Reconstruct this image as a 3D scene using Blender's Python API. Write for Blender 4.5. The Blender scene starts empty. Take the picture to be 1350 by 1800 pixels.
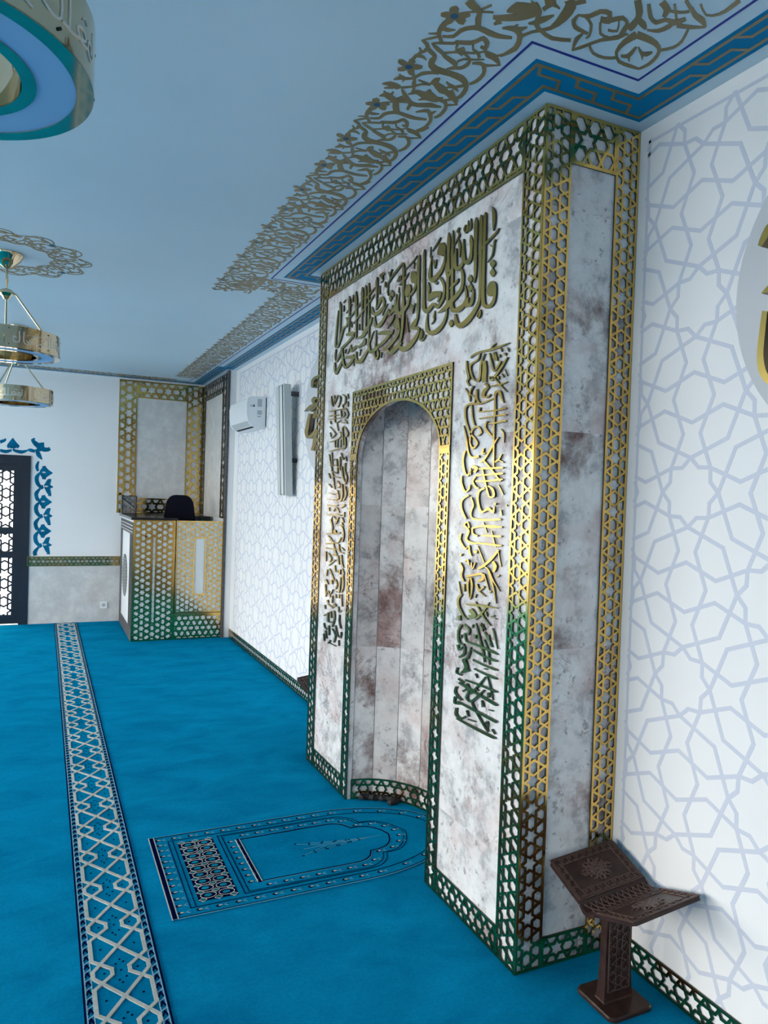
TITLE = '4754,5524,4746,5523,4749,5488,4708,5479,4743,5447,4697,5432,4738,5398,4700,5385,4726,5335,4717,5332;4650,5334,4645,5330,4700,5313,4680,5298,4829,5279,4806,5261,4893,5250,4874,5238,4936,5217,4930,5214;4846,5517,4840,5515,4863,5481,4826,5468,4863,5317,4822,5304,4862,5074,4818,5062,4857,4890,4812,4880,4847,4811,4795,4807,4785,4763,4774,4790,4702,4761,4737,4788,4660,4800,4697,4814,4650,4871,4682,4879,4666,4925,4696,4926,4706,4955,4724,4949;4735,4958,4702,4949,4765,4938,4672,4909,4780,4912,4676,4879,4774,4876,4688,4845,4756,4855,4736,4844;4909,5517,4902,5515,4921,5469,4875,5454,4910,5270,4871,5258,4900,5023,4863,5013,4898,4871,4863,4860,4944,4811,4901,4791,5027,4766,4973,4734,5121,4734,5067,4692,5171,4731,5176,4689,5199,4745,5254,4746,5241,4820,5261,4823;4980,5522,4973,5520,5002,5471,4947,5453,4990,5294,4947,5281,4980,5106,4939,5094,4976,5006,4965,5002;5059,5407,5050,5405,5061,5351,5008,5337,5050,5287,5011,5274,5067,5227,5021,5205,5107,5220,5086,5178,5112,5227,5171,5234,5136,5305,5178,5317,5151,5404,5161,5407;5159,5238,5136,5226,5209,5206,5167,5179,5236,5204,5254,5172,5250,5224,5314,5237,5261,5295,5308,5310,5260,5360,5271,5364;5057,5538,5050,5536,5072,5476,5038,5462,5096,5453,5071,5440;5099,5536,5092,5534,5112,5482,5083,5470,5138,5460,5121,5437,5141,5477,5164,5484,5129,5511,5139,5515;5245,5528,5228,5519,5276,5500,5243,5490,5244,5471,5216,5462,5265,5441,5246,5431,5317,5397,5310,5393;5237,5427,5227,5424,5240,5379,5199,5369,5220,5323,5194,5315,5214,5273,5206,5271;4718,5118,4712,5116,4752,5096,4678,5075,4717,5052,4711,5051;4713,5051,4708,5050,4747,5026,4675,5006,4712,4986,4707,4984;5036,5086,5029,5084,5072,5061,4994,5040,5036,5020,5030,5019;5027,5017,5021,5015,5064,4990,4987,4970,5028,4947,5022,4945;4697,5266,4677,5255,4714,5249,4697,5242,4724,5193,4705,5185,4741,5151,4725,5142,4793,5117,4789,5114;4769,5241,4764,5245,4727,5211,4715,5218;4984,4964,4970,4960,5000,4925,4965,4915,5019,4870,4973,4852,5036,4859,5025,4829,5044,4867,5093,4875,5045,4912,5054,4916;5041,4855,5032,4835,5103,4866,5092,4839;5114,5020,5104,5019,5105,4967,5073,4961,5102,4912,5075,4903,5145,4878,5100,4851,5233,4870,5196,4823,5265,4870,5320,4856,5289,4915,5342,4926,5292,4993,5332,5003,5302,5190,5342,5201,5312,5388,5352,5400,5330,5530,5338,5533;5203,5174,5159,5168,5173,5117,5131,5108,5169,5055,5126,5041,5198,5009,5152,4986,5286,4976,5235,4943,5391,4950,5334,4912,5450,4923,5404,4888,5552,4895,5547,4891;5411,5536,5403,5534,5427,5475,5368,5457,5418,5354,5378,5342,5426,5210,5358,5192;5440,5293,5429,5291,5439,5212,5391,5203,5398,5147,5386,5176,5335,5176,5373,5193,5336,5212,5349,5217;5417,5168,5371,5156,5411,5054,5370,5044,5403,4940,5370,4933;5221,5106,5214,5102,5259,5092,5228,5072,5332,5074,5306,5056,5361,5050,5354,5046;4864,4774,4857,4772,4881,4745,4852,4736,4893,4710,4882,4706;4895,4770,4875,4762,4917,4728,4906,4723;5316,4789,5310,4787,5351,4765,5277,4749,5318,4725,5312,4724;5558,5491,5490,5477,5571,5466,5445,5426,5591,5438,5461,5384,5592,5403,5497,5362;5499,5470,5477,5464,5471,5342,5438,5332,5523,5267,5479,5246,5624,5234,5565,5194,5681,5226,5678,5184,5689,5240,5748,5252,5698,5322,5730,5332,5691,5424,5699,5427;5548,5539,5542,5536,5599,5516,5576,5503,5694,5460,5686,5456;5722,5509,5715,5507,5729,5414,5711,5409;5696,5390,5689,5390,5661,5345,5631,5341,5640,5297,5631,5295;5615,5369,5601,5364,5635,5327,5612,5319,5637,5293,5628,5290;5842,5523,5833,5520,5861,5472,5824,5462,5855,5295,5809,5283,5846,5081,5794,5070,5843,4993,5778,4985,5761,4931,5764,4971,5670,4947,5726,4983,5615,4981,5655,5004;5648,4987,5622,4997,5560,4931,5563,4966,5489,4954,5525,4973,5437,5005,5475,5019,5430,5079,5465,5087,5467,5145,5505,5146,5520,5194,5554,5191;5711,5027,5739,5039,5668,5035,5741,5077,5610,5038,5671,5100,5538,5039,5574,5085,5502,5058,5513,5070;5521,5065,5494,5056,5541,5028,5509,5015,5573,4994,5555,4986;5631,5165,5594,5177,5592,5144,5565,5153;5750,5205,5738,5203,5755,5151,5705,5139,5743,5086,5719,5080,5746,5066,5737,5063;5402,4901,5386,4896,5419,4840,5387,4829,5474,4789,5432,4767,5585,4758,5536,4719,5658,4759,5662,4722,5698,4777,5758,4777,5729,4847,5768,4855,5731,4923,5746,4927;5376,4953,5313,4914,5433,4925,5384,4891,5487,4907,5463,4885,5545,4894,5542,4890;5606,4925,5598,4922,5635,4877,5604,4869,5621,4847,5599,4839,5663,4821,5653,4816;5937,5501,5925,5497,5968,5439,5915,5423,5959,5251,5912,5239,5945,5033,5901,5023,5946,4934,5915,4926;5939,4935,5916,4925,6027,4906,5947,4870,6066,4863,5984,4863,5943,4821,5945,4852,5893,4828,5918,4851;5913,4842,5882,4834,5927,4798,5882,4782,6005,4753,5947,4724,6133,4718,6068,4673,6209,4714,6223,4672,6274,4749,6319,4739;5839,4813,5830,4811,5884,4737,5844,4728,5842,4700,5843,4715,5780,4714,5800,4724,5750,4745,5761,4750;5824,4796,5812,4793,5839,4729,5818,4724;6094,5086,6085,5087,6067,5050,6026,5046,6040,4989,6027,4986;5998,5080,5972,5068,6026,5059,6004,5052,6036,4996,6023,4992;6146,4975,6136,4973,6141,4907,6124,4905,6117,4835,6099,4835,6075,4842,6083,4847;6072,5386,6007,5371,6093,5349,5964,5316,6088,5311,5978,5270,6070,5280,6057,5273;6018,5365,5995,5360,5998,5268,5963,5258,6038,5209,5999,5192,6108,5185,6068,5162;6167,5291,6107,5276,6192,5260,6076,5226,6205,5221,6106,5188,6186,5176,6153,5165;6102,5193,6076,5184,6155,5113,6108,5094,6256,5075,6198,5041,6317,5066,6304,5026,6350,5082,6416,5086,6376,5158,6419,5168,6380,5250,6394,5253;6274,5522,6257,5518,6274,5455,6223,5442,6265,5253,6218,5241,6252,5101,6201,5089,6258,4917,6207,4905,6282,4780,6247,4772;5982,5508,5974,5503,6056,5480,6037,5469,6214,5442,6204,5435;6133,5394,6124,5389,6245,5355,6220,5341,6340,5326,6324,5316;6037,5458,6021,5453,6038,5400,6028,5397;6283,5528,6266,5518,6380,5500,6351,5483,6527,5455,6493,5437,6648,5378,6636,5373;6276,4780,6229,4756,6384,4747,6317,4710,6485,4724,6448,4682,6512,4731,6562,4724,6541,4761,6553,4762;6370,5022,6317,5008,6414,4991,6296,4961,6422,4955,6297,4923,6394,4919,6350,4907;6329,4996,6311,4993,6315,4893,6280,4885,6366,4851,6323,4832,6489,4814,6429,4783,6582,4778,6544,4750,6706,4767,6702,4763;6335,5414,6326,5411,6392,5369,6334,5359,6302,5366,6324,5375,6300,5411,6309,5414;6341,5308,6332,5306,6357,5256,6337,5250;6322,5247,6313,5244,6363,5181,6334,5173,6374,5093,6324,5085,6324,5029,6294,5056,6223,5035,6268,5061,6190,5071,6207,5079;6714,5545,6673,5514,6805,5539,6724,5511,6734,5477,6708,5470,6772,5455,6761,5449;6603,5521,6595,5521,6587,5496,6546,5490,6553,5444,6541,5442;6523,5529,6494,5517,6546,5501,6527,5495,6553,5445,6541,5441;6870,5539,6856,5535,6892,5490,6842,5477,6874,5371,6841,5363,6868,5255,6845,5250,6875,5203,6862,5199;6766,5306,6712,5306,6719,5265,6657,5258,6697,5213,6654,5198,6779,5185,6725,5154,6879,5181,6852,5139,6910,5190,6976,5190,6958,5255,6972,5257;6767,5313,6711,5292,6814,5260,6768,5242,6862,5208,6843,5201;6578,5204,6571,5201,6669,5173,6645,5164,6706,5114,6693,5110;6421,5207,6412,5204,6430,5152,6394,5142,6476,5115,6430,5095,6509,5110,6471,5090,6506,5087,6532,5074,6566,5145,6572,5128,6627,5114,6583,5096,6704,5066,6655,5043,6817,5044,6761,5003,6835,5039,6893,5037,6869,5107,6903,5114,6876,5145,6886,5148;6477,5168,6468,5166,6499,5122,6454,5111;6567,5149,6558,5147,6570,5084,6529,5076;6504,5319,6496,5317,6534,5287,6445,5273,6471,5243,6457,5241;6530,5277,6523,5275,6558,5251,6490,5235,6528,5212,6521,5210;6587,5388,6575,5384,6613,5329,6585,5322,6580,5278,6565,5283,6555,5302,6564,5305;6794,5433,6784,5430,6818,5364,6782,5356,6783,5340,6765,5341;6674,5442,6652,5437,6674,5390,6643,5382;6428,5069,6413,5063,6480,5030,6443,5016,6515,4998,6494,4989,6581,4957,6575,4954;6774,4931,6791,4953,6677,4916,6694,4958,6557,4890,6561,4936,6452,4882,6482,4910,6427,4916,6435,4920;6536,4898,6487,4872,6670,4851,6623,4824,6813,4831,6764,4801,6895,4814,6843,4778,6960,4807,6979,4777,6973,4829,7041,4837,6991,4896,7035,4909,6889,4995,6898,4998;6886,4799,6852,4793,6889,4742,6841,4740,6796,4682,6811,4713,6746,4728,6785,4736,6770,4780,6802,4784;6850,4995,6837,4992,6859,4896,6829,4890,6865,4809,6842,4804;6717,4751,6688,4745,6712,4690,6699,4688;6909,5445,6901,5440,7034,5420,7006,5405,7168,5381,7144,5369;6920,5376,6911,5372,7045,5333,7016,5318,7159,5302,7140,5291;6982,5159,6949,5148,7044,5107,6979,5083,7141,5059,7081,5032,7212,5027,7183,5012;7894,5520,7882,5518,7901,5464,7845,5452,7885,5259,7845,5250,7887,5079,7851,5071,7945,5013,7901,4997,7945,5012,8004,5016,7967,5092,8016,5102,7946,5270,7987,5280,7928,5426,7940,5430;7612,5519,7601,5517,7631,5461,7571,5447,7610,5274,7568,5265,7603,5112,7584,5108;7420,5526,7409,5523,7439,5445,7374,5430,7407,5232,7364,5223,7391,5024,7363,5018,7391,5004,7377,5000;7250,5529,7240,5526,7270,5473,7210,5459,7249,5267,7214,5259,7230,5061,7206,5057;7160,5530,7150,5528,7179,5465,7120,5451,7145,5245,7111,5237,7135,5076,7111,5072;7074,5532,7064,5529,7089,5476,7046,5466,7068,5294,7031,5286,7050,5093,7016,5086,7044,4927,7011,4921,7018,4822,6971,4819,6949,4778,6905,4789;7181,5407,7169,5401,7410,5333,7377,5317,7581,5278,7560,5268;6906,5446,6896,5441,7138,5380,7107,5364,7177,5359,7166,5354;6915,5377,6907,5373,7196,5279,7167,5265,7477,5186,7465,5180;7532,5412,7522,5407,7695,5343,7682,5337;7658,5084,7678,5107,7538,5065,7571,5112,7449,5059,7476,5097,7410,5069,7425,5084;7464,5064,7420,5043,7607,5021,7563,4999,7761,4993,7707,4967,7826,4969,7755,4953,7794,4896,7736,4889,7757,4803,7700,4799,7678,4720,7652,4750,7514,4737,7575,4767,7432,4778,7480,4796,7364,4806,7446,4835;7419,4839,7391,4802,7542,4846,7523,4808,7725,4857,7720,4843;7703,5297,7648,5292,7656,5241,7610,5232,7701,5207,7652,5185,7789,5201,7735,5182,7870,5100,7812,5083,7937,5017,7890,5004;7984,4994,7960,4989,8013,4903,7976,4897,7936,4832,7961,4851,7817,4896,7873,4914,7744,4964,7800,4981;8016,4845,7983,4840,8023,4757,7961,4750,7933,4687,7981,4722,7819,4751,7884,4773,7732,4811,7786,4829;7138,4966,7105,4956,7198,4931,7106,4896,7241,4919,7197,4890,7295,4908,7280,4885,7373,4931,7346,4900,7458,4914,7401,4886,7461,4884,7503,4878,7512,4957,7538,4959;7076,5072,7018,5047,7190,5023,7129,4993,7277,5008,7244,4978,7368,5008,7366,5003;7047,4846,7011,4833,7134,4797,7081,4776,7260,4758,7184,4718,7282,4746,7336,4728,7332,4796,7385,4802,7337,4857,7373,4864;7761,5472,7794,5488,7701,5495,7724,5506;7775,5451,7755,5446,7782,5381,7755,5375;7504,5508,7493,5505,7516,5428,7486,5421;7528,5222,7513,5219,7538,5155,7509,5149;7309,5151,7291,5147,7321,5086,7285,5078;7677,4943,7650,4936,7702,4897,7675,4891;7602,4872,7620,4877,7497,4958,7518,4965;7449,4772,7424,4769,7422,4713,7404,4711;7245,4870,7221,4864,7269,4799,7255,4796'
VERSE_NEAR = '4458,4447,4454,4442,4585,4447,4574,4430,4722,4445,4712,4427,4866,4450,4857,4435,4967,4439,4953,4426,4990,4421,4979,4415;4630,4474,4624,4470,4678,4462,4666,4455,4708,4437,4694,4430;5053,4406,5035,4404,5046,4332,5015,4330,5017,4266,4983,4261,5036,4241,5012,4238,4998,4197,4976,4200;4852,4438,4837,4433,4883,4393,4865,4382,4985,4373,4961,4362,4991,4315,4964,4313,4942,4243,4920,4248,4856,4211,4870,4227,4820,4256,4846,4262,4817,4343,4843,4349,4773,4418,4785,4423;4807,4368,4759,4362,4800,4307,4742,4298,4807,4238,4743,4229,4788,4199,4740,4196;4722,4415,4709,4414,4689,4332,4668,4332,4652,4262,4636,4272,4589,4281,4610,4291,4548,4326,4567,4334;4657,4414,4635,4409,4666,4370,4636,4370,4600,4335,4621,4341,4630,4401,4645,4402;4476,4348,4466,4343,4552,4292,4529,4280,4652,4222,4630,4209,4683,4210,4689,4199,4690,4227,4701,4237,4645,4213,4636,4218,4553,4142,4538,4148,4464,4088,4459,4090;4468,4166,4465,4161,4565,4162,4558,4148,4685,4162,4681,4153;4598,4381,4569,4380,4580,4358,4569,4358;4524,4382,4495,4380,4507,4359,4495,4358;4484,4412,4467,4412,4463,4381,4455,4381;4572,4423,4555,4423,4551,4395,4543,4395;4603,4222,4573,4221,4585,4195,4573,4195;4542,4230,4531,4232,4518,4202,4507,4204;4505,4259,4498,4260,4466,4204,4458,4205;4777,4183,4751,4194,4730,4159,4698,4155,4782,4145,4739,4128,4804,4094,4759,4097,4721,4073,4728,4088,4675,4094,4683,4100;5051,4187,5042,4189,4993,4117,4970,4118,4975,4072,4965,4071;4937,4195,4918,4188,4988,4135,4961,4134,4906,4098,4886,4101,4908,4056,4895,4054;4887,4160,4863,4157,4885,4087,4856,4088,4827,4036,4808,4040;4591,3923,4606,3924,4604,4059,4626,4061,4588,4098,4618,4113,4572,4094,4544,4106,4536,4049,4514,4052,4506,4014,4495,4015;4622,4027,4604,4025,4624,3807,4603,3805,4619,3721,4597,3720,4602,3534,4590,3534;4814,4033,4822,4043,4718,4044,4727,4056,4627,4058,4634,4066;4835,4046,4834,4034,4974,4062,4963,4045,5049,4027,5022,4021,5033,3923,5006,3923,4964,3826,4943,3830,4894,3776,4872,3782,4850,3734,4827,3731,4898,3708,4906,3693,4936,3756,4960,3757,4910,3840,4931,3848,4842,3857,4836,3872,4798,3818,4776,3817,4840,3797,4828,3791;4953,4043,4932,4041,4939,3951,4916,3951,4899,3877,4880,3878;4829,3974,4831,3983,4592,3964,4596,3974,4502,3966,4508,3981,4461,3969,4462,3973;4825,3921,4828,3930,4605,3923,4608,3933,4500,3920,4504,3935,4458,3922,4458,3926;4686,3871,4689,3879,4586,3871,4590,3881,4496,3874,4502,3889,4455,3876,4455,3880;4722,3901,4704,3896,4745,3857,4723,3857,4702,3807,4680,3815,4633,3770,4621,3776;4820,3976,4840,3980,4808,4010,4824,4014;4530,3824,4520,3827,4494,3789,4477,3790,4478,3722,4471,3722;5057,3889,5048,3889,5015,3777,4988,3778,4980,3675,4957,3678,4910,3624,4902,3635,4804,3626,4810,3644;5024,3689,5000,3685,5056,3617,5028,3615,5034,3532,5004,3536,4962,3481,4967,3495,4900,3532,4916,3549,4947,3499,4914,3493;4557,3771,4544,3766,4633,3709,4612,3701,4743,3611,4723,3602,4793,3595,4783,3586;4739,3594,4725,3601,4618,3514,4602,3521,4506,3438,4494,3443;4758,3695,4736,3692,4773,3648,4746,3653,4717,3653,4724,3662;4800,3532,4802,3544,4610,3533,4612,3545,4505,3533,4508,3548,4470,3538,4470,3542;4845,3481,4847,3492,4638,3486,4640,3498,4502,3490,4505,3505,4467,3495,4467,3499;4843,3437,4844,3447,4635,3439,4637,3451,4514,3446,4517,3461,4471,3451,4471,3455;4909,3546,4893,3570,4856,3539,4811,3548,4882,3519,4847,3507;4761,3536,4743,3538,4707,3414,4686,3417,4654,3320,4633,3323;4856,3481,4836,3474,4898,3442,4872,3442,4851,3393,4830,3403,4793,3385,4788,3393;4580,3581,4588,3588,4532,3596,4548,3604,4493,3638,4503,3642;4543,3597,4537,3603,4475,3574,4469,3580;5060,3489,5042,3488,5070,3433,5042,3435,5008,3356,4990,3367,4929,3376,4951,3384,4917,3415,4933,3417;4670,3403,4659,3411,4614,3377,4588,3386,4597,3334,4568,3328,4639,3328,4632,3315;4531,3414,4525,3416,4503,3380,4490,3384,4460,3340,4454,3342;4717,3395,4704,3384,4802,3367,4776,3359,4815,3292,4786,3294,4756,3199,4736,3215,4652,3223,4654,3249,4574,3201,4591,3224,4563,3254,4577,3256;4946,3340,4928,3330,5049,3291,5026,3286,5046,3214,5019,3218,4979,3142,4954,3149;4911,3316,4892,3319,4876,3256,4852,3256,4906,3202,4882,3202,4861,3143,4852,3157,4616,3145,4617,3158,4511,3153,4512,3168,4475,3157,4474,3161;4998,3085,5014,3094,4943,3114,4935,3126,4922,3074,4899,3079;4849,3073,4855,3085,4722,3093,4724,3105,4613,3090,4613,3102,4478,3100,4478,3107;4570,3282,4543,3279,4570,3264,4556,3263;4494,3231,4479,3233,4475,3190,4463,3192;4422,3270,4411,3273,4414,3258,4403,3260;4714,3129,4705,3131,4661,3054,4652,3056;4823,3081,4826,3092,4665,3098,4666,3111,4497,3098,4496,3113,4456,3104,4455,3108;4731,3023,4730,3035,4575,3027,4575,3040,4492,3029,4492,3044,4459,3036,4459,3041;4799,2960,4798,2972,4623,2963,4621,2976,4505,2961,4503,2976,4455,2970,4455,2975;5005,3093,4985,3103,4930,3050,4901,3054,4964,2988,4934,2992,4897,2957,4885,2972,4800,2955,4796,2967;5041,3026,5018,3025,5058,2971,5032,2976,4971,2902,4954,2916,4916,2924,4899,2943,4908,2892,4883,2897,4872,2856,4858,2860;4873,3084,4851,3085,4869,3032,4847,3040,4788,3015,4779,3026;4599,3069,4589,3071,4542,2951,4529,2953;4784,2942,4774,2945,4688,2824,4675,2828;4506,2935,4497,2937,4457,2815,4449,2816;4503,2940,4484,2934,4592,2869,4569,2859,4708,2802,4687,2789,4773,2774,4761,2763;5035,2865,5001,2864,5034,2844,5019,2843;4837,2890,4824,2909,4791,2884,4778,2903;4577,2841,4548,2852,4547,2810,4507,2815,4565,2769,4533,2767;4700,2792,4694,2799,4633,2780,4620,2787,4561,2703,4546,2710,4461,2633,4454,2636;4635,2781,4619,2786,4562,2657,4539,2663,4505,2539,4497,2541;4683,2738,4669,2742,4605,2623,4593,2627;5041,2789,5024,2795,5004,2744,4977,2748,5020,2691,4993,2696,4975,2644,4954,2651;4887,2788,4908,2783,4910,2829,4928,2817,4962,2814,4951,2805;4871,2807,4852,2810,4839,2754,4840,2768,4798,2813,4815,2815;4926,2685,4932,2700,4815,2707,4821,2722,4717,2727,4705,2746,4710,2703,4672,2697,4769,2680,4752,2665;4906,2686,4876,2687,4920,2613,4890,2618,4860,2517,4861,2527,4825,2625,4854,2622,4852,2692,4874,2688;5046,2638,5037,2640,5015,2540,4996,2544;4974,2627,4951,2629,4970,2567,4947,2570;4789,2647,4766,2655,4743,2597,4733,2617,4662,2640,4677,2649;4743,2593,4732,2602,4650,2569,4644,2574;4790,2572,4772,2573,4794,2542,4783,2542;4581,2626,4566,2622,4597,2609,4582,2606;4478,2756,4468,2750,4509,2738,4501,2733;5011,2546,4981,2540,5059,2495,5024,2497,5042,2432,5013,2442,4957,2363,4933,2376,4892,2354,4882,2364;4915,2468,4913,2480,4750,2480,4747,2498,4609,2493,4607,2508,4482,2506,4481,2511;4597,2537,4589,2535,4686,2455,4663,2449,4788,2381,4766,2374;4879,2432,4832,2455,4833,2401,4761,2406,4878,2395,4862,2368;4793,2510,4780,2515,4700,2426,4682,2435,4606,2374,4593,2382,4569,2362,4560,2369;4650,2455,4630,2461,4630,2420,4610,2426;5046,2361,5000,2372,5026,2325,4995,2332;4787,2260,4751,2263,4791,2229,4762,2232;4566,2427,4572,2435,4517,2445,4522,2452;4513,2428,4508,2434,4487,2424,4483,2428;4993,2304,4965,2302,5038,2243,5011,2246,5022,2150,4994,2162,4936,2144,4925,2159;4950,2303,4932,2316,4877,2278,4850,2289,4889,2245,4869,2237,4938,2242,4916,2242,4915,2183,4893,2189;4907,2175,4900,2188,4697,2176,4687,2192,4525,2168,4513,2186,4462,2168,4458,2173;4812,2130,4801,2142,4657,2113,4647,2127,4503,2111,4493,2129,4463,2118,4460,2123;4797,2054,4788,2067,4652,2047,4643,2061,4499,2047,4489,2064,4454,2053,4451,2058;4774,1991,4765,2003,4649,1985,4639,1999,4504,1983,4493,2001,4455,1988,4451,1993;4771,2348,4761,2351,4725,2249,4704,2255,4664,2145,4644,2152,4639,2075,4625,2078;4702,2348,4670,2360,4634,2323,4662,2302,4696,2364,4712,2357;4650,2244,4637,2249,4595,2169,4578,2175,4569,2071,4556,2075;4603,2291,4586,2296,4563,2214,4547,2219;4543,2350,4534,2353,4518,2307,4503,2312,4467,2210,4459,2213;4656,2299,4638,2308,4583,2246,4565,2255,4545,2207,4530,2214;4818,2332,4803,2333,4825,2301,4811,2302;4981,2223,4966,2224,4989,2191,4974,2192;5045,2126,5008,2138,5007,2087,5002,2104,4938,2133,4921,2149,4939,2082,4911,2082,5008,2040,4991,2032;4833,2152,4819,2152,4880,2065,4854,2063,4950,2028,4894,2037,4908,1978,4853,1985,4969,1913,4938,1937,4835,1963,4848,1979;5029,1950,4999,1953,5043,1901,5019,1913,4957,1897,4946,1913;4896,1873,4889,1886,4642,1885,4633,1901,4489,1887,4478,1905,4449,1894,4445,1899;4994,1827,4978,1845,4747,1809,4732,1828,4485,1792,4469,1813,4443,1799,4439,1804;5001,1673,4989,1689,4755,1670,4741,1689,4476,1668,4462,1689,4446,1674,4442,1679;5009,1536,5002,1546,4728,1536,4714,1556,4501,1543,4488,1564,4446,1553,4443,1558;5006,1855,4990,1872,4915,1849,4905,1860;5038,1794,5007,1799,5054,1735,5024,1748,4950,1699,4927,1715;4613,1973,4602,1971,4718,1878,4696,1873,4822,1793,4800,1788;4884,1849,4860,1860,4848,1810,4815,1819,4879,1741,4850,1752,4781,1730,4797,1744,4611,1867,4625,1872;4586,1981,4578,1985,4542,1897,4526,1903,4499,1824,4492,1827;4757,1959,4741,1967,4727,1932,4714,1939;4631,2024,4627,2034,4596,2028,4593,2036;5053,1708,5021,1714,5056,1650,5030,1666,4957,1665,4953,1678;5027,1622,4996,1630,5034,1565,5001,1581,4951,1548,4943,1568,4869,1590,4877,1599;4796,1723,4780,1732,4701,1651,4683,1662,4552,1569,4541,1582,4558,1651,4579,1638,4608,1617,4595,1614;4654,1782,4641,1787,4642,1732,4612,1743;4579,1859,4553,1868,4568,1824,4542,1833;4551,1736,4548,1744,4492,1743,4489,1751;4868,1644,4847,1653,4835,1604,4818,1612;4837,1581,4832,1590,4727,1594,4723,1603;4506,1603,4490,1614,4460,1581,4449,1589;4754,1840,4747,1851,4699,1840,4693,1849;4916,1777,4932,1785,4864,1812,4874,1818'
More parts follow.
